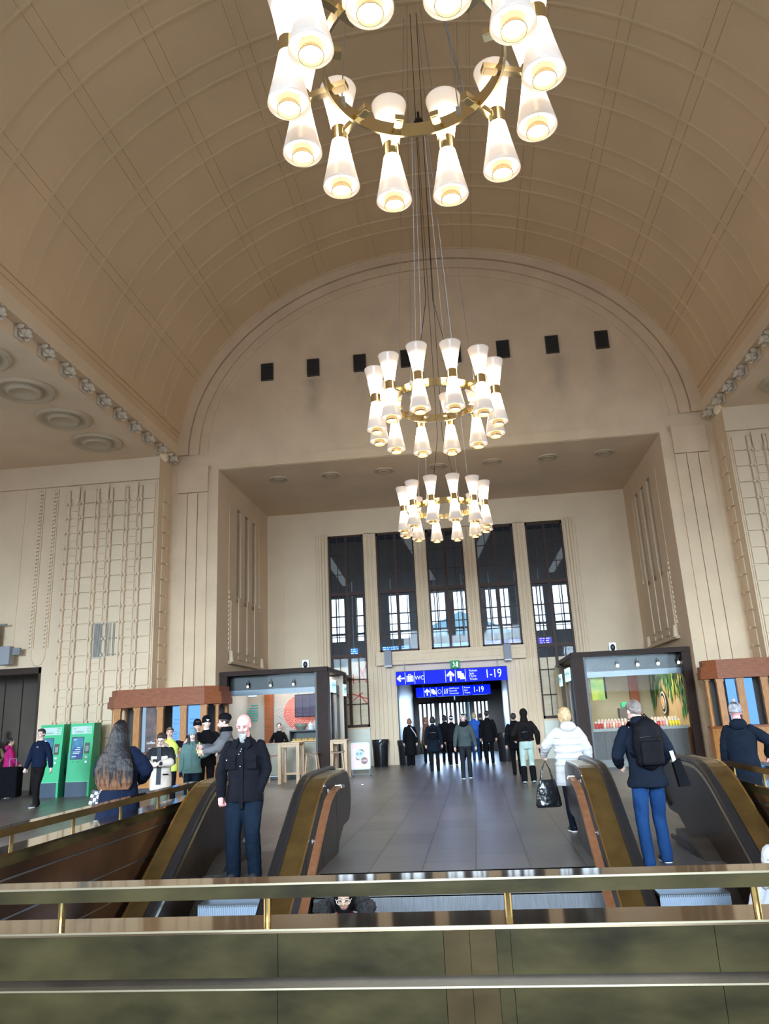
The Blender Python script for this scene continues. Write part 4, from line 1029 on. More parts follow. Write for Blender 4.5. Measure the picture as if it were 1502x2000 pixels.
lg = empty('round_logo', (6.74, 25.45, 1.72), -PI/2); tag(lg, 'round black and white ringed logo with an orange swirl on the jungle mural', 'sign')
RX_ = Matrix.Rotation(PI/2, 4, 'X')
for r0, r1, mm, y in ((0, .38, BLACK, 0), (.0, .35, WHITE, -.006), (0, .29, BLACK, -.012), (0, .21, mat('logo_cream', (.75, .6, .4), .5), -.018)):
    bm = NB(); lathe(bm, [(.001, 0), (r1, 0), (r1, .01), (.001, .01)], 32, Matrix.Translation((0, y, 0)) @ RX_); mkobj('ring', bm, mm, lg)
bm = NB(); tube(bm, [(.09, -.022, .08), (.02, -.022, .13), (-.07, -.022, .08), (-.04, -.022, 0), (.04, -.022, -.03), (.06, -.022, -.1), (-.02, -.022, -.13), (-.09, -.022, -.08)], [(.012, .008), (.03, .008), (.035, .008), (.04, .008), (.04, .008), (.035, .008), (.03, .008), (.012, .008)], 8); mkobj('swirl', bm, mat('logo_orange', (.85, .22, .04), .5), lg)
jc = empty('juice_counter', (5.3, 23.0, 0)); tag(jc, 'dark plank fronted counter with pale ledge in the juice kiosk', 'counter')
bm = NB(); box(bm, -1.3, 1.42, 0, .55, .2, .98, 0)
for k in range(14): box(bm, -1.3+.195*k, -1.12+.195*k, -.012, 0, .22, .97)
mkobj('front_panel', bm, mat('plank_dark', (.05, .038, .032), .5, var=.15, vscale=5, stretch=(6, 1, .5)), jc)
bm = NB(); box(bm, -1.32, 1.44, -.04, .6, .98, 1.06); mkobj('ledge', bm, mat('ledge_grey', (.24, .22, .19), .4), jc)
bm = NB(); box(bm, -1.3, 1.42, .02, .5, 0, .2); mkobj('base', bm, mat('base_grey', (.16, .155, .15), .5), jc)
CUPC = [('red', (.55, .05, .05)), ('pink', (.75, .28, .22)), ('orange', (.85, .36, .06)), ('yellow', (.85, .62, .05)), ('cream', (.8, .62, .45))]
protos = {}
random.seed(3)
ci = 0
spots = [(4.18+.085*i, 23.05, 'red' if i < 3 else ('cream' if i % 3 == 0 else 'pink')) for i in range(12)]+[(4.30+.095*i, 23.2, 'orange' if i % 4 == 0 else 'pink') for i in range(9)]+[(5.38+.08*i, 23.05, 'orange') for i in range(3)]+[(5.78+.08*i, 23.05, ('pink', 'cream', 'red', 'pink')[i % 4]) for i in range(6)]+[(5.82+.09*i, 23.2, ('orange', 'pink', 'cream')[i % 3]) for i in range(5)]+[(6.28+.08*i, 23.05, 'yellow') for i in range(4)]+[(6.30+.09*i, 23.2, 'yellow') for i in range(3)]
cnt = {}
for (x, y, cn) in sorted(spots):
    if cn not in protos:
        col = dict(CUPC)[cn]
        bm = NB(); lathe(bm, [(.001, 0), (.03, 0), (.042, .15), (.001, .15)], 12); c = mkobj('juice_cup', bm, mat('juice_'+cn, col, .3, emit=col, estr=.12), smooth=True)
        bm = NB(); lathe(bm, [(.044, .15), (.044, .165), (.025, .2), (.001, .205)], 12); mkobj('lid', bm, mat('lid_clear', (.75, .6, .5), .15), c, smooth=True); protos[cn] = c
    else: c = copy_tree(protos[cn])
    row = 'front' if y < 23.1 else 'back'; n_ = cnt.get((cn, row), 0); cnt[(cn, row)] = n_+1
    c.location = (x, y, 1.06+(.0 if y < 23.1 else .06)); tag(c, '%s %s juice cup from the left, %s row of the juice counter' % (ORD[n_], cn, row), 'cup', '%s juice cups in the %s row' % (cn, row))
bm = NB(); box(bm, 4.22, 5.2, 23.15, 23.28, 1.06, 1.12); box(bm, 5.76, 6.6, 23.15, 23.28, 1.06, 1.12); tag(mkobj('cup_riser', bm, LGREY), 'low grey riser holding the back row of juice cups', 'stand')
bm = NB(); box(bm, -.22, .22, 0, .1, 0, .16, bev=.03); tag(mkobj('green_box', bm, GREEN, loc=(5.35, 24.0, 1.62)), 'green box on a shelf in the juice kiosk, left of the mural', 'box')
bm = NB(); box(bm, 5.05, 5.65, 23.9, 24.2, 0, 1.61); tag(mkobj('shelf_unit', bm, mat('shelf_brown', (.14, .10, .07), .6)), 'brown shelf unit below the green box in the juice kiosk', 'shelf')
hb = empty('hanging_board', (4.42, 23.4, 2.2), .3); tag(hb, 'tilted green and yellow fruit picture board hanging at the left in the juice kiosk', 'sign')
bm = NB(); box(bm, -.22, .2, 0, .03, -.33, .42); mkobj('print', bm, mat('fruit_print', (.16, .42, .10), .5, col2=(.62, .60, .10), vscale=3), hb)
bm = NB(); box(bm, .22, .26, 0, .04, -.3, .5); mkobj('edge', bm, BLACK, hb)
pl_ = empty('pendant_lamp', (4.95, 23.6, 2.62)); tag(pl_, 'wide pale pendant lamp hanging inside the juice kiosk', 'lamp')
bm = NB(); lathe(bm, [(.02, .2), (.06, .16), (.26, .02), (.25, 0), (.05, .14)], 20); mkobj('lamp_shade', bm, emis('pendant_pale', (.7, .6, .5), .5), pl_); bm = NB(); tube(bm, [(0, 0, .2), (0, 0, .5)], .008, 6); mkobj('cord', bm, BLACK, pl_)
pl_ = empty('pendant_lamp', (-6.25, 23.6, 2.5)); tag(pl_, 'pale round wall lamp at the left inside the cafe kiosk', 'lamp')
bm = NB(); lathe(bm, [(.02, .16), (.06, .14), (.14, .02), (.13, 0), (.05, .1)], 20); mkobj('lamp_shade', bm, emis('pendant_white', (.75, .85, .9), .9), pl_); bm = NB(); tube(bm, [(0, 0, .16), (0, 0, .62)], .008, 6); mkobj('cord', bm, BLACK, pl_)

# ================================================================== BAR TABLES, STOOLS, SIGN BOARD, BINS
def bar_table(loc, w, d, label, h=1.1, rz=0):
    e = empty('bar_table', loc, rz); tag(e, label, 'table', 'oak bar tables outside the cafe')
    bm = NB(); box(bm, -w/2, w/2, -d/2, d/2, h-.045, h, bev=.006); mkobj('top', bm, OAK, e)
    for x in (-1, 1):
        for y in (-1, 1):
            bm = NB(); box(bm, x*(w/2-.045)-.045, x*(w/2-.045)+.045, y*(d/2-.045)-.045, y*(d/2-.045)+.045, 0, h-.045); mkobj('leg', bm, OAK, e)
    for y in (-1, 1):
        bm = NB(); prism(bm, [(-w/2+.09, h-.045), (w/2-.09, h-.045), (w/2-.09, h-.1), (w/2-.16, h-.12), (-w/2+.16, h-.12), (-w/2+.09, h-.1)], 'y', y*(d/2-.04)-.015, y*(d/2-.04)+.015); mkobj('apron', bm, OAK, e)
    bm = NB(); box(bm, -w/2+.06, w/2-.06, d/2-.07, d/2-.03, .2, .26); mkobj('stretcher', bm, OAK, e)
bar_table((-4.60, 21.9, 0), .62, .7, 'oak bar table in front of the cafe glass, left of the pillar')
bar_table((-3.36, 23.0, 0), .50, .75, 'oak bar table to the right of the cafe pillar, beside the sandwich board')
def stool(loc, label, rz=0):
    e = empty('bar_stool', loc, rz); tag(e, label, 'stool', 'bar stools outside the cafe')
    bm = NB(); prism(bm, [(-.2, .77), (-.19, .79), (0, .755), (.19, .79), (.2, .77), (.12, .735), (0, .725), (-.12, .735)], 'y', -.16, .16); mkobj('seat', bm, mat('stool_seat', (.20, .11, .06), .5), e)
    for x in (-1, 1):
        for y in (-1, 1):
            bm = NB(); tube(bm, [(x*.13, y*.11, .74), (x*.2, y*.17, 0)], [.02, .024], 6); mkobj('leg', bm, OAK, e)
        bm = NB(); tube(bm, [(x*.165, -.14, .36), (x*.165, .14, .36)], .012, 6); mkobj('stretcher', bm, OAK, e)
    bm = NB(); tube(bm, [(-.18, -.155, .2), (.18, -.155, .2)], .012, 6); mkobj('foot_bar', bm, STEEL, e)
stool((-5.14, 22.05, 0), 'bar stool behind the bald man\'s shoulder, left of the first oak table')
stool((-4.04, 22.1, 0), 'bar stool between the first oak table and the cafe pillar')
stool((-3.38, 22.62, 0), 'bar stool tucked under the second oak table', .1)
sb = empty('sandwich_board', (-2.80, 23.25, 0), .06); tag(sb, 'pink framed sandwich board standing on the floor outside the cafe', 'sign')
bm = NB(); 
for a in ((-.29, -.255, .2, .98), (.255, .29, .2, .98), (-.29, .29, .945, .98), (-.29, .29, .2, .235)): box(bm, a[0], a[1], -.02, .02, a[2], a[3])
mkobj('frame', bm, LGREY, sb)
bm = NB(); box(bm, -.255, .255, -.012, .01, .235, .945); mkobj('poster', bm, mat('poster_pink', (.80, .52, .50), .5, col2=(.78, .62, .62), vscale=1.5), sb)
bm = NB(); lathe(bm, [(.001, 0), (.15, 0), (.15, .004), (.001, .004)], 24, Matrix.Translation((-.03, -.013, .64)) @ RX_ @ Matrix.Diagonal((.9, 1, 1, 1))); mkobj('plate_picture', bm, mat('plate_blue', (.50, .64, .68), .5), sb)
bm = NB(); tube(bm, [(-.05, -.018, .77), (.05, -.018, .76), (.13, -.018, .68)], [(.002, .002), (.022, .004), (.002, .002)], 6); tube(bm, [(-.16, -.018, .56), (-.1, -.018, .49), (.0, -.018, .47)], [(.002, .002), (.02, .004), (.002, .002)], 6); mkobj('arc_print', bm, mat('print_brown', (.2, .09, .07), .5), sb)
bm = NB(); lathe(bm, [(.001, 0), (.1, 0), (.1, .005), (.001, .005)], 24, Matrix.Translation((.11, -.016, .45)) @ RX_); mkobj('price_disc', bm, mat('disc_brown', (.24, .10, .09), .5), sb)
text('4,90€', (.11, -.024, .45), .075, WHITE, sb)
text('春巻', (-.04, -.02, .64), .10, mat('ink_blue', (.05, .12, .22), .5), sb)
for x in (-.26, .26):
    bm = NB(); box(bm, x-.02, x+.02, -.16, .16, 0, .03); box(bm, x-.02, x+.02, -.02, .02, .03, .2); mkobj('foot', bm, BLACK, sb)
bm = NB(); box(bm, -.26, .26, -.01, .01, .05, .08); mkobj('crossbar', bm, BLACK, sb)
def bin_(loc, label, w=.34, h=.9, bag=True):
    e = empty('litter_bin', loc); tag(e, label, 'bin')
    bm = NB(); lathe(bm, [(w*.82, 0), (w*.84, .02), (w, h-.03), (w, h), (w*.9, h), (w*.86, h-.1)], 24); lathe(bm, [(.001, .01), (w*.82, 0)], 24); mkobj('body', bm, mat('bin_black', (.015, .015, .017), .25), e, smooth=True)
    bm = NB(); lathe(bm, [(w*1.02, h-.16), (w*1.03, h-.08), (w*1.02, h+.012), (w*.92, h+.012), (w*.8, h-.1)], 20)
    for v in bm.verts: v.co.x += random.uniform(-.008, .008); v.co.y += random.uniform(-.008, .008)
    mkobj('bag_liner', bm, mat('bin_bag', (.02, .02, .022), .3), e)
bin_((-2.75, 27.75, 0), 'black litter bin left of the doorway, beside the cream wall', .30, .9)
bin_((-1.85, 27.9, 0), 'black litter bin standing just inside the left jamb of the doorway', .29, .84)
bin_((1.72, 27.8, 0), 'black litter bin at the right jamb of the doorway with a bulging bag', .33, .95)
bin_((6.75, 21.9, 0), 'low dark bin behind the right escalator, next to the wooden booth', .2, .6) if False else None

bm = NB(); box(bm, -.03, .035, -.02, .02, 0, .008); box(bm, -.02, .02, -.012, .025, .008, .016); tag(mkobj('paper_scrap', bm, WHITE, loc=(-2.35, 20.4, 0)), 'small white paper scrap lying on the floor before the sandwich board', 'litter')
# ================================================================== PEOPLE
REMESH = []
def skin(name, c): return mat('skin_'+name, c, .5, bump=.05, bscale=60)
SK = {'pale': skin('pale', (.68, .42, .34)), 'pink': skin('pink', (.78, .36, .33)), 'tan': skin('tan', (.52, .32, .22)), 'light': skin('light', (.74, .53, .45))}
def cloth(name, c, r=.85, b=.35, s=22, var=.12, **k): return mat('cloth_'+name, c, r, spec=.07, bump=b, bscale=s, var=var, vscale=5, **k)
HAIRM = {'black': mat('hair_black', (.012, .010, .012), .35, bump=.6, bscale=30, stretch=(6, 6, 1)), 'dark': mat('hair_dark', (.04, .025, .018), .4, bump=.6, bscale=30, stretch=(6, 6, 1)),
         'blond': mat('hair_blond', (.50, .34, .18), .45, bump=.6, bscale=30, stretch=(6, 6, 1), var=.25, vscale=9), 'brown': mat('hair_brown', (.13, .075, .05), .45, bump=.6, bscale=30, var=.3, vscale=9), 'grey': mat('hair_grey', (.17, .14, .125), .5, bump=.7, bscale=30, var=.4, vscale=14), 'ginger': mat('hair_ginger', (.25, .10, .05), .5, bump=.5, bscale=30)}
EYEM = mat('eye_dark', (.02, .015, .015), .2); LIPM = mat('lip', (.42, .16, .15), .4); BROWM = mat('brow', (.06, .035, .03), .7)
def chain(bm, pts, rads, n=12):
    tube(bm, pts, rads, n)
    for p, r in ((pts[0], rads[0]), (pts[-1], rads[-1])):
        rr = min(r) if isinstance(r, tuple) else r
        ell(bm, Vector(p), (rr, rr, rr), u=n, v=8)
def loft(bm, secs, n=20):
    """secs: (z, cx, cy, rx, ry)"""
    rings = [[bm.verts.new((cx+rx*math.cos(2*PI*k/n), cy+ry*math.sin(2*PI*k/n), z)) for k in range(n)] for z, cx, cy, rx, ry in secs]
    for a, b in zip(rings, rings[1:]):
        for k in range(n): bm.faces.new((a[k], a[(k+1) % n], b[(k+1) % n], b[k]))
    bm.faces.new(rings[0][::-1]); bm.faces.new(rings[-1])
def ik(a, b, l1, l2, hint):
    a, b = Vector(a), Vector(b); d = b-a; L = min(d.length, (l1+l2)*.995); u = d.normalized()
    x = (l1*l1-l2*l2+L*L)/(2*L); h = math.sqrt(max(0, l1*l1-x*x)); hv = Vector(hint); hv = (hv-u*hv.dot(u)).normalized()
    return a+u*x+hv*h, a+u*L
def rm(o, vox, sm=3, disp=0, dsize=.1, seed=0):
    m_ = o.modifiers.new('r', 'REMESH'); m_.mode = 'VOXEL'; m_.voxel_size = vox; m_.use_smooth_shade = True
    s_ = o.modifiers.new('s', 'SMOOTH'); s_.iterations = sm; s_.factor = .5
    if disp:
        t = bpy.data.textures.get('fold%g' % dsize) or bpy.data.textures.new('fold%g' % dsize, 'CLOUDS'); t.noise_scale = dsize; t.noise_depth = 2
        d = o.modifiers.new('d', 'DISPLACE'); d.texture = t; d.strength = disp; d.mid_level = .5; d.texture_coords = 'LOCAL'
    REMESH.append(o)
def hand(bm, wr, d, pn, h, curl=.5, side=1):
    """wr wrist point, d unit direction of the hand, pn palm normal; five separate fingers"""
    wr, d, pn = Vector(wr), Vector(d).normalized(), Vector(pn); pn = (pn-d*pn.dot(d)).normalized(); w = d.cross(pn)*side
    s = h*.105/.19/1.0
    P = lambda a, b, c: wr+d*(a*s)+w*(b*s)+pn*(c*s)
    chain(bm, [P(-.01, 0, 0), P(.04, .0, 0), P(.09, 0, .003)], [(.013*h/1.75, .020*h/1.75), (.014*h/1.75, .036*h/1.75), (.012*h/1.75, .036*h/1.75)] if False else [.017*h, .0185*h, .016*h], 10)
    for b in (-.028, .028): chain(bm, [P(.02, b*.5, 0), P(.088, b, 0)], [.011*h, .0085*h], 8)
    for i, (b, L) in enumerate(((-.034, .062), (-.012, .072), (.011, .068), (.033, .053))):
        c1, c2 = curl*.9, curl*1.9
        p0 = P(.088, b, 0); p1 = p0+(d*math.cos(c1)+pn*math.sin(c1))*(L*.5*s); p2 = p1+(d*math.cos(c2)+pn*math.sin(c2))*(L*.5*s)
        chain(bm, [p0, p1, p2], [.0062*h, .0056*h, .0045*h], 8)
    t0 = P(.025, -.030, .0); t1 = P(.058, -.062, .012); t2 = P(.085, -.060, .03); chain(bm, [t0, t1, t2], [.0085*h, .0066*h, .0054*h], 8)
def person(label, x, y, z=0, h=1.7, yaw=0, skin_='pale', fem=False, vox=.012,
           rh=None, lh=None, relb=(-.5, .6, -.3), lelb=(.5, .6, -.3), rcurl=.5, lcurl=.5, stride=0, lift=0, spread=.055, lean=0,
           headp=0, heady=0, headr=0, face=True, hair=None, hairlen=None, hat=None, hood=None, scarf=None,
           top=None, hem=.47, loose=1.0, flare=0, sleeve=None, collar=True, puffy=0, legs=None, legr=1.0, shoes=None, boots=None, skirt=None, extra=None, folds=.012, rdir=None, ldir=None, rpn=None, lpn=None):
    """origin at the ground under the hips, local -y is forward; rh / lh are hand targets in fractions of height"""
    H_ = h; hw = .088 if fem else .100
    J = lambda *p: Vector(p)*H_
    hipz = .515-.0; pel = J(0, 0, hipz)
    ln = lean
    def up(p):      # lean of the upper body about the hips
        v = Vector(p)-Vector((0, 0, hipz)); c, s = math.cos(ln), math.sin(ln); return Vector((v.x, v.y*c-v.z*s, v.z*c+v.y*s))+Vector((0, 0, hipz))
    U = lambda *p: up(p)*H_
    shR, shL = U(-hw, .005, .797), U(hw, .005, .797)
    rt = Vector(rh or (-hw-.055, -.02, .475))*H_; lt = Vector(lh or (hw+.055, -.02, .475))*H_
    eR, wR = ik(shR, rt, .165*H_, .15*H_, relb); eL, wL = ik(shL, lt, .165*H_, .15*H_, lelb)
    # head frame
    nb = U(0, .008, .835); Rh = Matrix.Rotation(heady, 3, 'Z') @ Matrix.Rotation(headp-ln*0, 3, 'X') @ Matrix.Rotation(headr, 3, 'Y')
    hh = .130*H_; hc = U(0, -.002-.035*max(headp, 0), .868-.028*max(headp, 0))
    HP = lambda a, b, c: hc+Rh @ (Vector((a, b, c))*hh)
    # feet
    fy = stride*.5
    aR, aL = J(-spread, -fy, .045+max(0, -fy)*0), J(spread, fy, .045+(abs(lift) if lift else 0))
    hR, hL = J(-.052, 0, hipz), J(.052, 0, hipz)
    kR, aR = ik(hR, aR, .245*H_, .235*H_, (0, -1, 0)); kL, aL = ik(hL, aL, .245*H_, .235*H_, (0, -1, 0))
    e_body = NB(); bm = e_body
    # body: one continuous surface
    chain(bm, [pel, U(0, 0, .62), U(0, .0, .72), U(0, .003, .79)], [.06*H_, .058*H_, .068*H_, .05*H_])
    chain(bm, [shR, U(0, 0, .80), shL], [.018*H_, .032*H_, .018*H_])
    for sh, e_, w_, s, cu, dd, pn in ((shR, eR, wR, -1, rcurl, rdir, rpn), (shL, eL, wL, 1, lcurl, ldir, lpn)):
        chain(bm, [sh, e_, w_], [.021*H_, .020*H_, .0155*H_]); d = dd or ((w_-e_).normalized()); hand(bm, w_, d, pn or (-s*.9, -.3, 0), H_, cu, 1 if s < 0 else -1)
    for hp, k_, a_ in ((hR, kR, aR), (hL, kL, aL)):
        chain(bm, [hp, k_, a_], [.045*H_, .03*H_, .02*H_])
    chain(bm, [nb-Vector((0, 0, .03*H_)), HP(0, .06, .1)], [.038*H_, .034*H_])
    q = Rh
    ell(bm, HP(0, .09, .62), (.345*hh, .41*hh, .375*hh), q); ell(bm, HP(0, -.08, .42), (.27*hh, .32*hh, .36*hh), q)
    ell(bm, HP(0, -.15, .18), (.185*hh, .2*hh, .17*hh), q); ell(bm, HP(0, -.30, .56), (.22*hh, .09*hh, .05*hh), q)
    for s in (-1, 1):
        ell(bm, HP(s*.345, .04, .45), (.04*hh, .085*hh, .13*hh), q); ell(bm, HP(s*.16, -.28, .33), (.09*hh, .09*hh, .09*hh), q)
    if face:
        tube(bm, [HP(0, -.36, .56), HP(0, -.43, .44), HP(0, -.49, .36), HP(0, -.42, .31)], [.035*hh, .045*hh, .065*hh, .05*hh], 10)
        ell(bm, HP(0, -.36, .21), (.09*hh, .05*hh, .045*hh), q)
    root = mkobj('person', bm, SK[skin_], loc=(x, y, z)); root.rotation_euler = (0, 0, yaw)
    rm(root, min(vox, .009), 2); tag(root, label, 'person')
    if face:
        for s in (-1, 1):
            bm = NB(); ell(bm, HP(s*.125, -.375, .475), (.06*hh, .03*hh, .022*hh), q, 10, 6); mkobj('eye', bm, EYEM, root, True)
            bm = NB(); tube(bm, [HP(s*.05, -.40, .55), HP(s*.14, -.395, .575), HP(s*.22, -.33, .55)], [.014*hh, .018*hh, .01*hh], 6); mkobj('eyebrow', bm, BROWM if hair != 'grey' else HAIRM['grey'], root)
        bm = NB(); ell(bm, HP(0, -.405, .215), (.095*hh, .03*hh, .028*hh), q, 12, 6); mkobj('mouth', bm, LIPM, root, True)
    # trousers and shoes
    if legs:
        bm = NB(); r = legr
        loft(bm, [((hipz-.06)*H_, 0, 0, .075*H_, .06*H_), (hipz*H_, 0, .003*H_, .086*H_*r**.3, .066*H_), ((hipz+.05)*H_, 0, 0, .072*H_, .052*H_), ((hipz+.08)*H_, 0, 0, .06*H_, .045*H_)])
        for hp, k_, a_ in ((hR, kR, aR), (hL, kL, aL)):
            chain(bm, [hp+J(0, .004, .01), (hp+k_)/2, k_, (k_+a_)/2, a_+J(0, .005, -.012)], [.047*H_*r**.35, .048*H_*r, .038*H_*r, .037*H_*r, .034*H_*r])
        o = mkobj('trousers', bm, legs, root); rm(o, vox*1.1, 3, folds*.8*H_/1.7, .09)
    for hp, k_, a_, nm in ((hR, kR, aR, 0), (hL, kL, aL, 1)):
        bm = NB(); t = 0 if a_.z < .06*H_ else .5
        f = Matrix.Translation(a_) @ Matrix.Rotation(t, 4, 'X')
        b2 = NB(); ell(b2, (0, -.055*H_, -.021*H_), (.028*H_, .055*H_, .022*H_)); ell(b2, (0, .0, -.008*H_), (.026*H_, .034*H_, .03*H_)); 
        if boots: chain(b2, [Vector((0, 0, 0)), (k_-a_)*.66], [.042*H_, .047*H_])
        bmesh.ops.transform(b2, matrix=f, verts=b2.verts[:]); sh = mkobj('boot' if boots else 'shoe', b2, boots or shoes or BLACK, root); rm(sh, vox, 2)
        b2 = NB(); ell(b2, (0, -.053*H_, -.037*H_), (.030*H_, .058*H_, .010*H_)); ell(b2, (0, .008*H_, -.036*H_), (.027*H_, .03*H_, .010*H_)); bmesh.ops.transform(b2, matrix=f, verts=b2.verts[:])
        mkobj('sole', b2, WHITE if (shoes and not boots and 'white' in (shoes.name)) else mat('sole_dark', (.03, .03, .03), .6), sh, True)
    if skirt:
        bm = NB(); m_, zb, fl = skirt; loft(bm, [(zb*H_, 0, 0, (.09+fl)*H_, (.075+fl)*H_), ((zb+.2)*H_, 0, 0, (.085+fl*.5)*H_, (.07+fl*.5)*H_), (.56*H_, 0, 0, .082*H_, .065*H_), (.6*H_, 0, 0, .07*H_, .055*H_)]); o = mkobj('skirt', bm, m_, root); rm(o, vox, 2, folds*1.5, .08)
    # jacket
    if top:
        L = loose; bm = NB()
        def sec(zf, rx, ry, cy=0):
            c = up((0, cy, zf)) if zf > hipz else Vector((0, cy, zf)); return (c.z*H_, c.x*H_, c.y*H_, rx*H_, ry*H_)
        S_ = [sec(hem, (.092+flare)*L, (.072+flare*.7)*L), sec(hem+.03, (.094+flare)*L, (.074+flare*.7)*L)]
        if hem < .5: S_.append(sec(.53, .092*L, .072*L))
        S_ += [sec(.60, .086*L, .066*L), sec(.67, .092*L, .070*L), sec(.73, .100*L*(.95 if fem else 1.03), .074*L), sec(.775, .103*(.92 if fem else 1.05)*(L**.5), .066), sec(.805, .088, .056), sec(.828, .062, .046), sec(.845, .042, .040)]
        loft(bm, S_, 24)
        if collar: chain(bm, [U(0, .010, .825), U(0, .010, .843)], [.045*H_, .040*H_])
        o = mkobj('jacket', bm, top, root); 
        for sh, e_, w_, nm in ((shR, eR, wR, 0), (shL, eL, wL, 1)):
            target = bm = None
            b2 = NB(); sl = .92
            wv = e_+(w_-e_)*sl
            chain(b2, [sh+Vector((0, 0, -.005*H_)), (sh+e_)/2, e_, (e_+wv)/2, wv], [.034*H_*L**.6, .0365*H_*L, .033*H_*L, .029*H_*L, .025*H_*L])
            s_ = mkobj('sleeve', b2, (sleeve if sleeve else top), root)
            rm(s_, vox, 3, folds*1.2*H_/1.7+puffy, .07)
        rm(o, vox, 3, folds*1.1*H_/1.7, .11)
    if hood:
        bm = NB(); 
        if hood[1] == 'up':
            ell(bm, HP(0, .12, .55), (.43*hh, .47*hh, .50*hh), q, 18, 14); chain(bm, [HP(0, .1, .2), nb], [.045*H_, .055*H_])
        else: ell(bm, U(0, .05, .835), (.07*H_, .042*H_, .045*H_), None, 16, 12); ell(bm, U(0, .03, .86), (.06*H_, .045*H_, .02*H_), None, 16, 12)
        o = mkobj('hood', bm, hood[0], root); rm(o, vox, 2, folds, .06)
    if hair:
        bm = NB(); ell(bm, HP(0, .125, .645), (.375*hh, .42*hh, .395*hh), q, 20, 14)
        if hairlen == 'short': ell(bm, HP(0, -.12, .85), (.27*hh, .26*hh, .16*hh), q); ell(bm, HP(0, .3, .42), (.25*hh, .18*hh, .25*hh), q)
        elif hairlen == 'bob': ell(bm, HP(0, .2, .42), (.40*hh, .32*hh, .42*hh), q); [ell(bm, HP(s*.31, -.02, .40), (.11*hh, .2*hh, .33*hh), q) for s in (-1, 1)]; ell(bm, HP(0, -.14, .88), (.27*hh, .24*hh, .13*hh), q)
        elif hairlen == 'bun': ell(bm, HP(0, .45, .80), (.17*hh, .17*hh, .17*hh), q); ell(bm, HP(0, .3, .42), (.22*hh, .16*hh, .22*hh), q)
        elif hairlen == 'pony': ell(bm, HP(0, .50, .8), (.12*hh, .12*hh, .12*hh), q); chain(bm, [HP(0, .6, .75), HP(0, .75, .35), HP(0, .68, -.15)], [.11*hh, .16*hh, .07*hh])
        elif hairlen == 'sides':
            for s in (-1, 1): chain(bm, [HP(s*.33, .05, .55), HP(s*.36, -.06, .2), HP(s*.34, -.22, -.15), HP(s*.24, -.35, -.5)], [.10*hh, .13*hh, .13*hh, .05*hh])
        o = mkobj('hair', bm, HAIRM[hair], root)
        # keep the face clear
        rm(o, vox*.8, 2, .012, .03)
    if hat:
        m_, kind = hat; bm = NB()
        if kind == 'beanie':
            lathe(bm, [(.02, .46), (.2, .43), (.33, .30), (.39, .1), (.405, -.08), (.415, -.10), (.415, -.22), (.36, -.22)], 24, cap=True); bmesh.ops.scale(bm, vec=(hh, hh*1.12, hh), verts=bm.verts[:])
            bmesh.ops.transform(bm, matrix=Matrix.Translation(HP(0, .08, .70)) @ q.to_4x4() @ Matrix.Rotation(-.15, 4, 'X'), verts=bm.verts[:]); mkobj('hat', bm, m_, root, True)
        elif kind == 'slouch':
            ell(bm, HP(0, .18, .80), (.42*hh, .50*hh, .34*hh), q @ Matrix.Rotation(-.35, 3, 'X'), 20, 12); o = mkobj('hat', bm, m_, root); rm(o, vox, 2, .01, .04)
        elif kind == 'cap':
            ell(bm, HP(0, .08, .70), (.375*hh, .44*hh, .36*hh), q, 20, 12); tube(bm, [HP(0, -.3, .72), HP(0, -.62, .66)], [(.03*hh, .25*hh), (.015*hh, .16*hh)], 10); mkobj('hat', bm, m_, root, True)
    if scarf:
        bm = NB(); lathe(bm, [(.045*H_, -.03*H_), (.062*H_, -.02*H_), (.058*H_, .012*H_), (.042*H_, .02*H_)], 20); bmesh.ops.transform(bm, matrix=Matrix.Translation(U(0, .0, .86)), verts=bm.verts[:]); o = mkobj('scarf', bm, scarf, root, True)
    root['_x'] = 0; del root['_x']
    W_ = Matrix.Translation((x, y, z)) @ Matrix.Rotation(yaw, 4, 'Z')
    return root, dict(U=U, HP=HP, hh=hh, wR=wR, wL=wL, eR=eR, eL=eL, shR=shR, shL=shL, W=W_, q=q, H=H_, J=J)
def dpart(name, bm, m_, root, sm=False, label=None):
    o = mkobj(name, bm, m_, root, sm)
    if label: o['label'] = label
    return o
def phone(info, p, label, nm, tilt=.6):
    e = empty('phone', info['W'] @ Vector(p)); e.rotation_euler = (tilt, 0, info['W'].to_euler().z); tag(e, label, 'phone')
    bm = NB(); box(bm, -.036, .036, -.004, .004, -.075, .075, bev=.003); mkobj('case', bm, BLACK, e); bm = NB(); box(bm, -.032, .032, -.0052, -.004, -.068, .068); mkobj('screen', bm, mat('phone_screen', (.03, .035, .04), .1), e)
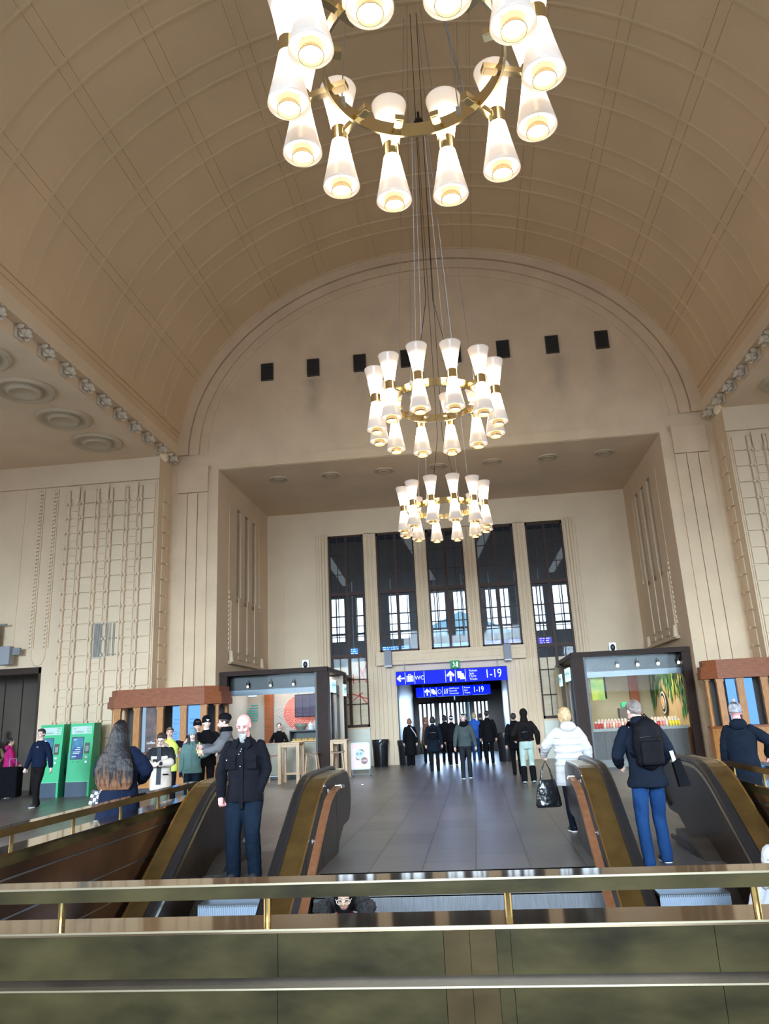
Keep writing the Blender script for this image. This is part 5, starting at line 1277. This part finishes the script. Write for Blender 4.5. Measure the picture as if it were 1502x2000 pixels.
def backpack(info, m_, label, w=.30, hgt=.46, d=.18, zf=.72, tagc=None):
    p = info['U'](0, .072, zf); e = empty('backpack', info['W'] @ (p+Vector((0, d*.42, 0)))); e.rotation_euler = (0, 0, info['W'].to_euler().z); tag(e, label, 'backpack')
    bm = NB(); ell(bm, (0, 0, 0), (w*.5, d*.45, hgt*.5), None, 20, 14); box(bm, -w*.42, w*.42, -d*.35, d*.25, -hgt*.42, hgt*.36, bev=.04); o = mkobj('pack', bm, m_, e); rm(o, .014, 5, .008, .06)
    bm = NB(); box(bm, -w*.36, w*.36, d*.30, d*.52, -hgt*.40, hgt*.06, bev=.03); o = mkobj('front_pocket', bm, m_, e); rm(o, .012, 4)
    bm = NB(); tube(bm, [(-w*.36, d*.42, hgt*.12), (0, d*.47, hgt*.14), (w*.36, d*.42, hgt*.12)], .006, 6); mkobj('zip', bm, mat('zip_black', (.005, .005, .006), .3), e)
    for s in (-1, 1):
        bm = NB(); tube(bm, [(s*w*.3, -d*.3, hgt*.36), (s*w*.36, -d*.75, hgt*.42), (s*w*.40, -d*1.2, hgt*.30), (s*w*.46, -d*1.1, -.02), (s*w*.44, -d*.4, -hgt*.25)], [(.006, .028)]*5, 8); mkobj('strap', bm, m_, e)
    bm = NB(); tube(bm, [(-.04, -.02, hgt*.46), (0, -.02, hgt*.56), (.04, -.02, hgt*.46)], .009, 8); mkobj('grab_handle', bm, m_, e)
    return e
BK = cloth('black', (.006, .006, .008)); BK2 = cloth('black_warm', (.011, .009, .009)); NV = cloth('navy', (.008, .013, .032)); NV2 = cloth('navy_black', (.007, .011, .020)); DJ = cloth('dark_denim', (.007, .013, .024)); BJ = cloth('blue_denim', (.012, .042, .125)); CH = cloth('charcoal', (.020, .021, .025))
GY = cloth('grey_knit', (.13, .13, .14)); TEALC = cloth('teal', (.09, .16, .15)); BEI = cloth('beige', (.50, .43, .37)); OLV = cloth('olive', (.10, .12, .09)); WSH = mat('white_sneaker', (.05, .05, .055), .5); WSH2 = mat('white_trainer', (.7, .7, .68), .5)
WPUF = mat('cloth_white_puffer', (.50, .49, .50), .6, bump=1.0, bscale=7, stretch=(.4, .4, 3)); MAG = cloth('magenta', (.40, .02, .14)); DKG = cloth('dark_green_grey', (.06, .075, .075))
FUR = mat('fur_dark', (.03, .028, .03), .8, bump=1.5, bscale=60, var=.5, vscale=30)
SEED = 0
# --- bald man on the left escalator
r_, I = person('bald man with grey goatee in dark field jacket, standing on the left escalator', -1.97, 8.80, -.01, 1.80, .05, 'pink', vox=.010, headp=.30, rh=(-.140, -.045, .495), lh=(.085, -.018, .50), relb=(-1, .45, -.1), lelb=(1, .45, -.1), rcurl=1.0, lcurl=1.2,
    top=cloth('field_jacket', (.007, .0075, .011)), hem=.455, loose=1.18, flare=.006, legs=DJ, legr=1.30, shoes=WSH, spread=.068, folds=.020)
HP, hh, q = I['HP'], I['hh'], I['q']; U = I['U']; Hh = I['H']
GB = mat('beard_grey', (.42, .42, .42), .7, bump=1.2, bscale=90, var=.3, vscale=30)
bm = NB(); ell(bm, HP(0, -.28, .12), (.24*hh, .18*hh, .14*hh), q); ell(bm, HP(0, -.36, .03), (.19*hh, .14*hh, .16*hh), q); ell(bm, HP(0, -.38, -.13), (.15*hh, .12*hh, .15*hh), q); o = dpart('beard', bm, GB, r_); rm(o, .006, 2, .01, .02)
bm = NB(); tube(bm, [HP(-.16, -.36, .17), HP(-.09, -.42, .27), HP(0, -.44, .285), HP(.09, -.42, .27), HP(.16, -.36, .17)], [.02*hh, .035*hh, .035*hh, .035*hh, .02*hh], 8); dpart('moustache', bm, mat('moustache', (.30, .24, .21), .8, bump=1, bscale=90), r_)
JK = MATS['cloth_field_jacket']
bm = NB()
for s in (-1, 1): prism(bm, [(s*.016*Hh, .832*Hh), (s*.05*Hh, .838*Hh), (s*.066*Hh, .80*Hh), (s*.035*Hh, .775*Hh)], 'y', -.088*Hh, -.080*Hh)
dpart('collar', bm, JK, r_)
for s in (-1, 1):
    bm = NB(); box(bm, s*.035*Hh, s*.098*Hh, -.098*Hh, -.088*Hh, .655*Hh, .735*Hh, bev=.006); prism(bm, [(s*.033*Hh, .745*Hh), (s*.100*Hh, .74*Hh), (s*.100*Hh, .715*Hh), (s*.066*Hh, .70*Hh), (s*.033*Hh, .715*Hh)], 'y', -.103*Hh, -.094*Hh); dpart('chest_pocket', bm, JK, r_)
bm = NB(); box(bm, -.012*Hh, .014*Hh, -.099*Hh, -.090*Hh, .42*Hh, .79*Hh, bev=.003); dpart('placket', bm, JK, r_)
for x, z in ((.004, .775), (-.002, .762), (-.012, .745), (-.004, .672), (-.09, .712)):
    bm = NB(); ell(bm, (x*Hh, -.104*Hh, z*Hh), (.008, .005, .008), None, 8, 6); dpart('snap_button', bm, STEEL, r_)
# --- man with the backpack on the right escalator
r_, I = person('man in blue jeans and dark jacket with a backpack, on the right escalator', 2.55, 8.95, -.01, 1.76, PI+.12, 'pale', vox=.010, headp=.45, heady=.25, face=False, hair='grey', hairlen='short', rh=(-.13, -.15, .57), lh=(.12, -.15, .58), relb=(-.6, .8, -.1), lelb=(.5, .8, -.1), rcurl=1.2, lcurl=1.2,
    top=NV2, hem=.455, loose=1.20, flare=.012, lean=.10, legs=BJ, legr=1.08, shoes=WSH, stride=.12, spread=.075, folds=.018, hood=(NV2, 'down'))
bp = backpack(I, cloth('pack_black', (.005, .005, .007), .6), 'large black backpack on the back of the man in blue jeans', .34, .56, .22, .71)
e = empty('document_folder', I['W'] @ Vector((-.20*1.76, .08, .53*1.76))); e.rotation_euler = (0, .2, PI+.1); tag(e, 'black shoulder pouch with a white paper sticking out, beside the backpack', 'bag')
bm = NB(); prism(bm, [(-.05, -.15), (.07, -.13), (.06, .12), (-.03, .15)], 'y', -.03, .03); mkobj('pouch', bm, BK, e); bm = NB(); box(bm, .0, .04, -.035, -.03, .02, .24); mkobj('paper', bm, WHITE, e)
# --- long haired woman at the left parapet
HLONG = mat('hair_long', (.012, .011, .014), .42, spec=.3, bump=.5, bscale=9, stretch=(9, 9, .6))
nt = HLONG.node_tree; b_ = nt.nodes['Principled BSDF']; tc = nt.nodes.new('ShaderNodeTexCoord'); sx = nt.nodes.new('ShaderNodeSeparateXYZ'); nt.links.new(tc.outputs['Object'], sx.inputs[0])
nz = nt.nodes.new('ShaderNodeTexNoise'); nz.inputs['Scale'].default_value = 9; mp = nt.nodes.new('ShaderNodeMapping'); mp.inputs['Scale'].default_value = (4, 4, .35); nt.links.new(tc.outputs['Object'], mp.inputs[0]); nt.links.new(mp.outputs[0], nz.inputs[0])
ad = nt.nodes.new('ShaderNodeMath'); ad.operation = 'MULTIPLY_ADD'; ad.inputs[1].default_value = -.75; nt.links.new(nz.outputs[0], ad.inputs[0]); nt.links.new(sx.outputs[2], ad.inputs[2])
rr = nt.nodes.new('ShaderNodeMapRange'); rr.inputs[1].default_value = .84; rr.inputs[2].default_value = .62; nt.links.new(ad.outputs[0], rr.inputs[0])
cx = nt.nodes.new('ShaderNodeValToRGB'); cx.color_ramp.elements[0].color = (.008, .007, .009, 1); cx.color_ramp.elements[1].color = (.17, .075, .035, 1); nt.links.new(rr.outputs[0], cx.inputs[0]); nt.links.new(cx.outputs[0], b_.inputs['Base Color'])
r_, I = person('woman with very long dark hair and navy coat, back turned, at the left parapet', -3.60, 9.05, 0, 1.76, PI-.05, 'tan', True, .011, face=False, rh=(-.09, -.15, .60), lh=(.13, -.10, .53), relb=(-1, .5, -.2), lelb=(1.2, .2, -.1), top=NV, hem=.30, loose=1.45, flare=.015, legs=DJ, shoes=BLACK, folds=.022, lcurl=1)
U, HP, hh = I['U'], I['HP'], I['hh']; bm = NB()
loft(bm, [(.555*1.76, -.02, .15, .19, .035), (.60*1.76, -.015, .155, .24, .05), (.68*1.76, -.01, .15, .25, .07), (.75*1.76, 0, .13, .22, .085), (.81*1.76, 0, .09, .17, .10), (.86*1.76, 0, .055, .13, .112), (.93*1.76, 0, .03, .108, .118), (.985*1.76, 0, .02, .075, .095), (1.012*1.76, 0, .02, .03, .04)], 28)
o = dpart('hair', bm, HLONG, r_); rm(o, .011, 2, .012, .06)
e = empty('handbag', I['W'] @ Vector((.27, -.02, .86))); e.rotation_euler = (0, .2, .3); tag(e, 'black and white checkered bag beside the long haired woman', 'bag')
bm = NB(); box(bm, -.10, .10, -.04, .04, -.11, .11, bev=.02); CKM = mat('checker_white', (.75, .76, .78), .6); mkobj('bag_body', bm, BLACK, e)
bm = NB()
for i in range(5):
    for k in range(5):
        if (i+k) % 2: 
            for y in (-.043, .041): box(bm, -.095+.038*i, -.06+.038*i, y, y+.002, -.095+.038*k, -.06+.038*k)
mkobj('check_pattern', bm, CKM, e)
bm = NB()
for k in range(8): t = k/7; ell(bm, U(.135-.07*t, .085+.03*t, .485+.075*t), (.008, .008, .008), None, 6, 4)
dpart('chain_strap', bm, CKM, r_)
# --- youth in beige and black jacket with a phone
r_, I = person('youth with glasses in a beige and black parka looking at a phone', -4.95, 11.6+1.9, 0, 1.60, .15, 'light', vox=.010, headp=.38, hair='dark', hairlen='short', rh=(-.045, -.17, .655), lh=(.02, -.175, .66), relb=(-1, .25, -.35), lelb=(1, .25, -.35), rcurl=1.1, lcurl=1.1,
    top=BEI, sleeve=CH, hem=.38, loose=1.28, legs=OLV, shoes=WSH2, hood=(BEI, 'down'), folds=.016, rdir=(.6, -.6, .3), ldir=(-.6, -.6, .3))
H1 = I['H']; U, HP, hh = I['U'], I['HP'], I['hh']
bm = NB(); loft(bm, [(.735*H1, 0, 0, .131*H1, .092*H1), (.77*H1, 0, 0, .128*H1, .086*H1), (.80*H1, 0, 0, .115*H1, .072*H1), (.835*H1, 0, 0, .06*H1, .054*H1)]); o = dpart('shoulder_yoke', bm, CH, r_, label='black shoulder panel'); rm(o, .010, 2)
bm = NB(); prism(bm, [(-.020*H1, .84*H1), (.022*H1, .84*H1), (.022*H1, .44*H1), (-.026*H1, .44*H1)], 'y', -.104*H1, -.088*H1); dpart('undershirt', bm, mat('cloth_slate', (.022, .025, .034), .8), r_)
bm = NB(); box(bm, .045*H1, .105*H1, -.100*H1, -.085*H1, .535*H1, .55*H1, bev=.003); dpart('pocket_flap', bm, BK, r_)
for s, sh, e_, w_ in ((-1, I['shR'], I['eR'], I['wR']), (1, I['shL'], I['eL'], I['wL'])):
    bm = NB(); chain(bm, [e_+(w_-e_)*.15, e_+(w_-e_)*.5, e_+(w_-e_)*.9], [.049*H1, .042*H1, .035*H1]); o = dpart('forearm_panel', bm, BEI, r_); rm(o, .010, 2, .01, .06)
bm = NB()
for s in (-1, 1):
    p = [HP(s*.13+.10*math.cos(a), -.43, .47+.085*math.sin(a)) for a in [2*PI*k/12 for k in range(13)]]; tube(bm, p, .0025, 5, cap=False)
tube(bm, [HP(-.04, -.45, .48), HP(.04, -.45, .48)], .0025, 5); dpart('glasses', bm, mat('glasses_dark', (.05, .04, .04), .3), r_)
phone(I, (-.012*H1, -.205*H1, .675*H1), 'dark phone held in both hands by the youth in the parka', 0)
# --- woman in teal jacket
r_, I = person('woman in teal jacket and blue-grey beanie holding a yellow toy', -5.15, 13.95+1.6, 0, 1.62, .25, 'light', True, .010, headp=.12, heady=.12, hair='black', hairlen='sides', hat=(cloth('beanie_blue', (.16, .27, .33)), 'beanie'), lh=(.115, -.17, .66), rh=(-.135, -.03, .47), lelb=(1, .3, -.4), ldir=(-.1, -.1, 1), lcurl=1.2,
    top=TEALC, hem=.46, loose=1.22, flare=.01, legs=DJ, shoes=BLACK, collar=True, hood=(TEALC, 'down'))
H1 = I['H']; bm = NB(); box(bm, -.006, .006, -.088*H1, -.083*H1, .47*H1, .83*H1); 
for s in (-1, 1): box(bm, s*.03*H1, s*.09*H1, -.098*H1, -.085*H1, .50*H1, .51*H1)
dpart('zip_seam', bm, mat('teal_dark', (.05, .12, .12), .6), r_)
for nm, w_, e_ in (('glove', I['wR'], I['eR']), ('glove', I['wL'], I['eL'])):
    bm = NB(); hand(bm, w_, (w_-e_) if w_ is I['wR'] else (-.1, -.1, 1), (.9, -.3, 0), H1*1.12, .9, 1 if w_ is I['wR'] else -1); chain(bm, [w_-(w_-e_)*.1, w_], [.022*H1, .02*H1]); o = dpart('glove', bm, NV, r_); rm(o, .006, 1)
e = empty('yellow_toy', I['W'] @ (I['wL']+Vector((-.02, -.03, .13)))); tag(e, 'small yellow star shaped toy on a stick in the teal woman\'s hand', 'toy')
bm = NB(); pts = []
for k in range(10): a = PI/2+PI*k/5; rr_ = .065 if k % 2 == 0 else .034; pts.append((rr_*math.cos(a), rr_*math.sin(a)))
YEL = mat('toy_yellow', (.85, .62, .04), .5); prism(bm, pts, 'y', -.014, .014); mkobj('star', bm, YEL, e); bm = NB(); tube(bm, [(0, 0, .0), (.005, 0, .16)], .006, 6); tube(bm, [(0, 0, 0), (0, 0, -.12)], .012, 6); mkobj('stick', bm, YEL, e)
# --- person in high visibility jacket, two guards, man with beanie and phone
r_, I = person('fair haired person in a yellow high visibility jacket, behind the youth', -5.95, 16.3, 0, 1.68, .3, 'pale', vox=.014, hair='brown', hairlen='short', top=mat('cloth_hiviz', (.62, .72, .12), .6), sleeve=BK, hem=.45, loose=1.2, legs=BK, shoes=BLACK, lh=(.2, -.18, .78), ldir=(.5, -.4, .8), lcurl=.2)
bm = NB(); loft(bm, [(.62*1.68, 0, 0, .125*1.68, .09*1.68), (.66*1.68, 0, 0, .125*1.68, .09*1.68)]); dpart('reflective_band', bm, LGREY, r_)
r_, I = person('guard with a dark cap in black, half hidden by the teal woman', -5.55, 16.9, 0, 1.80, .5, 'pale', vox=.014, hair='dark', hairlen='short', hat=(BK, 'beanie'), top=BK, hem=.45, loose=1.25, legs=BK, shoes=BLACK, rh=(-.17, -.05, .5))
bm = NB()
for z in (.665, .69): loft(bm, [(z*1.8, 0, 0, .13*1.8, .092*1.8), ((z+.01)*1.8, 0, 0, .13*1.8, .092*1.8)])
dpart('reflective_band', bm, LGREY, r_)
r_, I = person('guard in black with a winged badge on the beanie, in front of the booth', -5.12, 16.3, 0, 1.86, .25, 'light', vox=.012, heady=.35, hat=(BK, 'beanie'), top=BK, hem=.45, loose=1.25, legs=BK, shoes=BLACK, lh=(.16, -.12, .60), collar=True)
bm = NB(); HP = I['HP']
for s in (-1, 1): tube(bm, [HP(0, -.42, .70), HP(s*.07, -.41, .73), HP(s*.14, -.38, .76)], [.02, .014, .004], 6)
dpart('badge', bm, WHITE, r_)
r_, I = person('bearded man in a grey coat and black beanie holding a phone, turned left', -3.78, 13.6, 0, 1.86, -1.25, 'pale', vox=.010, headp=.25, hair='dark', hairlen=None, hat=(BK, 'slouch'), scarf=BK, top=GY, hem=.42, loose=1.22, legs=NV, shoes=BLACK, rh=(-.02, -.22, .70), lh=(.09, -.20, .66), relb=(-.8, .2, -.6), lelb=(1, .2, -.6), folds=.014, rcurl=1, rdir=(.1, -1, .1))
bm = NB(); HP, hh = I['HP'], I['hh']; ell(bm, HP(0, -.22, .14), (.19*hh, .18*hh, .16*hh), I['q']); dpart('beard', bm, mat('beard_brown', (.16, .09, .07), .8, bump=1, bscale=80), r_, True)
phone(I, (0, -.30*1.86, .72*1.86), 'phone held out by the man in the grey coat', 0, .9)
# --- barista behind the counter
r_, I = person('barista in black behind the cafe counter in front of the wave mural', -5.63, 24.5, 0, 1.66, .1, 'light', True, .014, hair='black', hairlen=None, top=BK, hem=.5, legs=BK, shoes=BLACK, lh=(.1, -.15, .62), rh=(-.1, -.15, .62))
# --- navy man, magenta jacket, patterned dress, grey coat at far left
r_, I = person('young man in navy sweatshirt and black trousers walking past the ticket machines', -9.80, 17.75, 0, 1.79, -.25, 'light', vox=.012, hair='black', hairlen='short', heady=.2, top=NV, hem=.50, loose=1.15, collar=False, legs=BK2, legr=1.15, shoes=WSH, stride=-.13, rh=(-.165, -.07, .47), lh=(.185, .03, .48), rcurl=1.1)
bm = NB(); [ell(bm, (s*.055*1.79+(0 if s < 0 else 0), -.0, 0), (.001, .001, .001), None, 4, 3) for s in (1,)]; bm.free()
bm = NB(); box(bm, .03, .09, -.148, -.142, 1.36, 1.372); dpart('chest_print', bm, LGREY, r_)
r_, I = person('person in a magenta jacket with a dark ponytail, seen from behind at left', -12.35, 20.55, 0, 1.60, 2.2, 'tan', True, .014, face=False, hair='black', hairlen='pony', top=MAG, hem=.47, loose=1.3, legs=BJ, shoes=WSH, hood=(MAG, 'down'), rh=(-.12, -.14, .55), lh=(.12, -.14, .55))
r_, I = person('woman with fair hair in a patterned long skirt at the left edge', -12.90, 20.7, 0, 1.61, .6, 'light', True, .014, hair='blond', hairlen='bob', top=cloth('patterned_brown', (.16, .12, .07), col2=None), hem=.52, legs=BK, shoes=WSH2, skirt=(mat('cloth_leopard', (.02, .018, .015), .8, col2=(.6, .55, .48), vscale=14), .22, .02), lh=(.1, -.14, .62))
r_, I = person('dark haired man in a pale grey coat, cut off by the left edge', -14.1, 22.4, 0, 1.87, 2.7, 'tan', vox=.016, face=False, hair='black', hairlen='short', top=cloth('pale_grey', (.30, .31, .34)), hem=.42, loose=1.2, legs=BK, shoes=BLACK)
sc = empty('suitcase', (-11.95, 20.0, 0)); tag(sc, 'large black suitcase standing behind the navy clad young man', 'suitcase')
bm = NB(); box(bm, -.3, .3, -.16, .16, .06, .84, bev=.05); mkobj('shell', bm, BK, sc)
for x in (-.22, .22): bm = NB(); ell(bm, (x, 0, .03), (.02, .03, .03), None, 10, 8); mkobj('wheel', bm, BLACK, sc)
bm = NB(); tube(bm, [(-.1, .1, .8), (-.1, .1, 1.05), (.1, .1, 1.05), (.1, .1, .8)], .012, 6); mkobj('handle', bm, GREY, sc)
# --- woman in a white quilted coat with a black handbag, walking away
r_, I = person('fair haired woman in a white quilted coat walking away with a black handbag', 2.02, 11.5, 0, 1.69, PI+.22, 'light', True, .010, face=False, hair='blond', hairlen='bob', headp=.2, heady=.3, top=WPUF, hem=.36, loose=1.34, flare=.012, legs=NV2, legr=.9, shoes=WSH, stride=.16, lh=(.16, -.20, .60), lelb=(1, .6, -.3), hood=(WPUF, 'down'), folds=.016, rh=(-.16, .02, .50), lcurl=1)
H1 = I['H']; bm = NB()
for z in (.42, .475, .53, .585, .64, .695, .75):
    L_ = .128 if z < .7 else .13; loft(bm, [((z-.023)*H1, 0, 0, .118*H1, .092*H1), (z*H1, 0, 0, .134*H1, .106*H1), ((z+.023)*H1, 0, 0, .118*H1, .092*H1)], 28)
o = dpart('quilting', bm, WPUF, r_); rm(o, .011, 2, .012, .08)
phone(I, tuple(I['wL']+Vector((0, -.09, .03))), 'phone in the hand of the woman in the white quilted coat', 0)
e = empty('handbag', (1.66, 11.42, .53)); e.rotation_euler = (0, 0, PI+.2); tag(e, 'shiny black leather handbag carried low by the woman in white', 'bag')
LTH = mat('black_leather', (.010, .010, .012), .22, bump=.4, bscale=14)
bm = NB(); loft(bm, [(-.20, 0, 0, .17, .06), (-.17, 0, 0, .19, .08), (0, 0, 0, .165, .07), (.13, 0, 0, .13, .035), (.17, 0, 0, .12, .02)], 24); o = mkobj('bag_body', bm, LTH, e); rm(o, .01, 2, .012, .06)
for y in (-.03, .03): bm = NB(); tube(bm, [(-.09, y, .14), (-.06, y*.5, .30), (0, 0, .42), (.06, y*.5, .30), (.09, y, .14)], .008, 8); mkobj('handle', bm, LTH, e)
bm = NB(); ell(bm, (-.14, -.07, -.1), (.015, .01, .02), None, 8, 6); mkobj('clasp', bm, STEEL, e)
# --- walkers towards the platforms
r_, I = person('person in black hooded jacket, pale green leggings and black boots, walking away', 1.88, 19.0, 0, 1.72, PI, 'pale', True, .012, face=False, hood=(BK2, 'up'), top=BK2, hem=.56, loose=1.28, legs=cloth('pale_green', (.36, .47, .42), folds if False else .8), legr=1.02, boots=BK, stride=.06, spread=.065, rh=(-.17, -.03, .52), lh=(.15, -.13, .58))
backpack(I, BK, 'small black backpack on the person in pale green leggings', .20, .30, .12, .66)
r_, I = person('person in black walking ahead of the one in pale green leggings', 1.75, 21.5, 0, 1.62, PI, 'pale', vox=.014, face=False, hood=(BK, 'down'), hair='black', hairlen='short', top=BK, hem=.42, loose=1.2, legs=BK, shoes=BLACK, stride=.1)
r_, I = person('man in grey-green sweater, black hood and pale cap walking away in the centre', .38, 21.0, 0, 1.67, PI, 'pale', vox=.012, face=False, hair='black', hairlen='short', hat=(mat('cap_pale', (.6, .58, .55), .7), 'cap'), heady=PI, top=DKG, sleeve=DKG, hem=.49, loose=1.2, legs=CH, legr=1.0, shoes=WSH2, stride=.12, hood=(BK, 'down'), rh=(-.17, -.02, .49), lh=(.16, .05, .49))
r_, I = person('person in knee length navy coat with dark backpack, walking away', -.62, 24.0, 0, 1.63, PI, 'pale', vox=.014, face=False, hair='black', hairlen='bob', top=NV2, hem=.36, loose=1.2, flare=.02, legs=BK2, shoes=BLACK, stride=.1)
backpack(I, BK, 'dark backpack on the person in the navy coat', .28, .36, .14, .68)
r_, I = person('person in wide black padded jacket with pale headband, walking away', -.12, 26.6, 0, 1.64, PI, 'pale', vox=.016, face=False, hair='black', hairlen='bun', top=BK, hem=.46, loose=1.5, legs=BK, shoes=WSH2, stride=.1)
bm = NB(); lathe(bm, [(.098, -.02), (.1, .02)], 20); bmesh.ops.transform(bm, matrix=Matrix.Translation(I['HP'](0, .1, .62)), verts=bm.verts[:]); dpart('headband', bm, WHITE, r_)
r_, I = person('person in a blue coat and jeans near the platform doors', .66, 29.0, 0, 1.70, PI, 'pale', True, .016, face=False, hair='blond', hairlen='bob', top=cloth('royal_blue', (.03, .10, .42)), hem=.45, loose=1.15, legs=BJ, shoes=BLACK, stride=.08)
r_, I = person('tall man in a black coat walking away at the right of the crowd', 1.10, 26.6, 0, 1.74, PI, 'tan', vox=.014, face=False, hair='black', hairlen='short', top=BK, hem=.40, loose=1.3, legs=BK, shoes=BLACK, stride=.06)
r_, I = person('person in long black coat with pale shoulder strap, left of the crowd', -1.62, 27.2, 0, 1.60, PI, 'pale', True, .016, face=False, hair='ginger', hairlen='bob', top=BK, hem=.22, loose=1.2, flare=.02, legs=BK, shoes=BLACK)
bm = NB(); tube(bm, [I['U'](-.03, .10, .82), I['U'](-.13, .06, .66), I['U'](-.15, 0, .56)], .012, 6); dpart('shoulder_strap', bm, WHITE, r_)
r_, I = person('person in a brown coat half hidden in the crowd', -1.12, 28.6, 0, 1.62, PI, 'pale', True, .016, face=False, hair='ginger', hairlen='bob', top=cloth('rust', (.16, .07, .04)), sleeve=WHITE, hem=.38, loose=1.1, legs=BK, shoes=BLACK)
r_, I = person('person in black behind the navy coated walker', -.42, 28.2, 0, 1.66, PI, 'tan', vox=.016, face=False, hair='black', hairlen='bob', top=BK, hem=.45, loose=1.1, legs=BK, shoes=BLACK, stride=.08)
r_, I = person('person in dark clothes just left of the tall man in black', .90, 29.6, 0, 1.66, PI, 'tan', vox=.016, face=False, hair='dark', hairlen='short', top=CH, hem=.4, loose=1.1, legs=BK, shoes=BLACK)
r_, I = person('person in dark jacket between the padded jacket and the blue coat', .30, 30.2, 0, 1.68, PI, 'tan', vox=.016, face=False, hair='black', hairlen='short', top=NV2, hem=.45, loose=1.2, legs=BK, shoes=BLACK)
# --- person in patterned hat at the right parapet
KNIT = mat('cloth_nordic_knit', (.02, .02, .03), .9, col2=(.5, .5, .55), vscale=11)
r_, I = person('person in navy hooded coat and patterned pom-pom hat at the right rail', 4.22, 10.9, 0, 1.62, PI-.25, 'pink', True, .011, face=False, headp=.1, hat=(KNIT, 'beanie'), top=NV2, hem=.40, loose=1.35, legs=BK, shoes=BLACK, hood=(NV2, 'down'), rh=(-.20, -.10, .575), relb=(-1, .6, 0), lh=(.14, -.05, .48), rcurl=.8, folds=.018)
bm = NB(); ell(bm, I['HP'](0, .05, 1.25), (.022, .022, .025), None, 10, 8); dpart('pompom', bm, mat('pompom', (.45, .35, .32), .9), r_)
# --- woman in hijab and fur trimmed coat coming up the stairs
RED = cloth('red', (.32, .01, .015))
r_, I = person('woman in black headscarf and clear glasses, red fur trimmed coat, on the stairs', -.50, 6.85, -1.26, 1.60, .10, 'tan', True, .009, headp=.22, hood=None, top=RED, hem=.42, loose=1.35, legs=BK, shoes=BLACK, lh=(.1, -.17, .66), rh=(-.1, -.15, .60), folds=.014)
HP, hh, q, U = I['HP'], I['hh'], I['q'], I['U']
bm = NB(); ell(bm, HP(0, .16, .58), (.42*hh, .43*hh, .47*hh), q, 20, 14); ell(bm, HP(0, .02, .10), (.36*hh, .33*hh, .30*hh), q); ell(bm, HP(0, -.16, .88), (.29*hh, .28*hh, .14*hh), q)
for s in (-1, 1): ell(bm, HP(s*.31, -.06, .36), (.10*hh, .22*hh, .36*hh), q)
ell(bm, HP(0, -.2, -.05), (.26*hh, .2*hh, .13*hh), q); o = dpart('headscarf', bm, BK, r_); rm(o, .009, 2)
bm = NB()
random.seed(9)
for k in range(30):
    a = PI*.02+PI*.96*k/29; p = U(0, .03, .83)+Vector((.20*math.cos(a), .02-.0*math.sin(a)+.07*math.sin(a), .03*math.sin(a)+.03)); ell(bm, p, (.062, .055, .062), None, 8, 6)
for s in (-1, 1): ell(bm, U(s*.115, -.02, .865), (.085, .07, .065), None, 10, 8); ell(bm, U(s*.10, -.06, .82), (.06, .05, .06), None, 10, 8)
o = dpart('fur_trim', bm, FUR, r_); rm(o, .010, 1, .045, .015)
bm = NB()
for s in (-1, 1):
    p = [HP(s*.15+.125*math.cos(a), -.45+.02, .46+.10*math.sin(a)) for a in [2*PI*k/14 for k in range(15)]]; tube(bm, p, .003, 5, cap=False); tube(bm, [HP(s*.27, -.42, .48), HP(s*.36, -.1, .5)], .003, 5)
tube(bm, [HP(-.04, -.46, .48), HP(.04, -.46, .48)], .003, 5); dpart('glasses', bm, mat('glasses_clear', (.72, .66, .60), .2), r_)
e = empty('earbud_case', I['W'] @ U(.085, -.13, .80)); tag(e, 'small white object held up on the red coat of the headscarfed woman', 'case')
bm = NB(); ell(bm, (0, 0, 0), (.016, .012, .028), None, 12, 8); mkobj('case_body', bm, WHITE, e, True)
# --- person in white cut off by the right edge
WH = mat('cloth_white_wool', (.55, .56, .60), .9, bump=.5, bscale=30)
r_, I = person('person in a white hat and fluffy white coat, cut off by the right edge', 3.03, 6.9, -1.12, 1.60, PI, 'pale', True, .011, face=False, hair='blond', hairlen=None, hat=(WH, 'beanie'), top=WH, hem=.40, loose=1.5, legs=BK, shoes=BLACK, scarf=WH)
bm = NB()
for k in range(7): ell(bm, I['U'](.07-.01*k, .05, .835+.01*(k % 2))+Vector((0, 0, 0)), (.022, .02, .022), None, 8, 6)
dpart('tassel', bm, mat('tassel', (.4, .38, .36), .9), r_)

# apply the modifiers of all figures in one pass
bpy.context.view_layer.update()
dg = bpy.context.evaluated_depsgraph_get()
for o in REMESH:
    me = bpy.data.meshes.new_from_object(o.evaluated_get(dg)); ml = [s.material for s in o.material_slots]
    o['_m'] = 1; del o['_m']
    if not me.materials:
        for q_ in ml: me.materials.append(q_)
    for p in me.polygons: p.use_smooth = True
    o['_'] = 0; del o['_']
    NEW = me; o.modifiers.clear(); o.data = NEW
# lettering curves become meshes
for o in [o for o in bpy.data.objects if o.type == 'FONT']:
    me = bpy.data.meshes.new_from_object(o.evaluated_get(dg)); n_ = bpy.data.objects.new(o.name, me); COL.objects.link(n_)
    n_.parent = o.parent; n_.location = o.location; n_.rotation_euler = o.rotation_euler; n_.scale = o.scale
    if not me.materials: me.materials.append(o.data.materials[0])
    nm = o.name; bpy.data.objects.remove(o); n_.name = nm
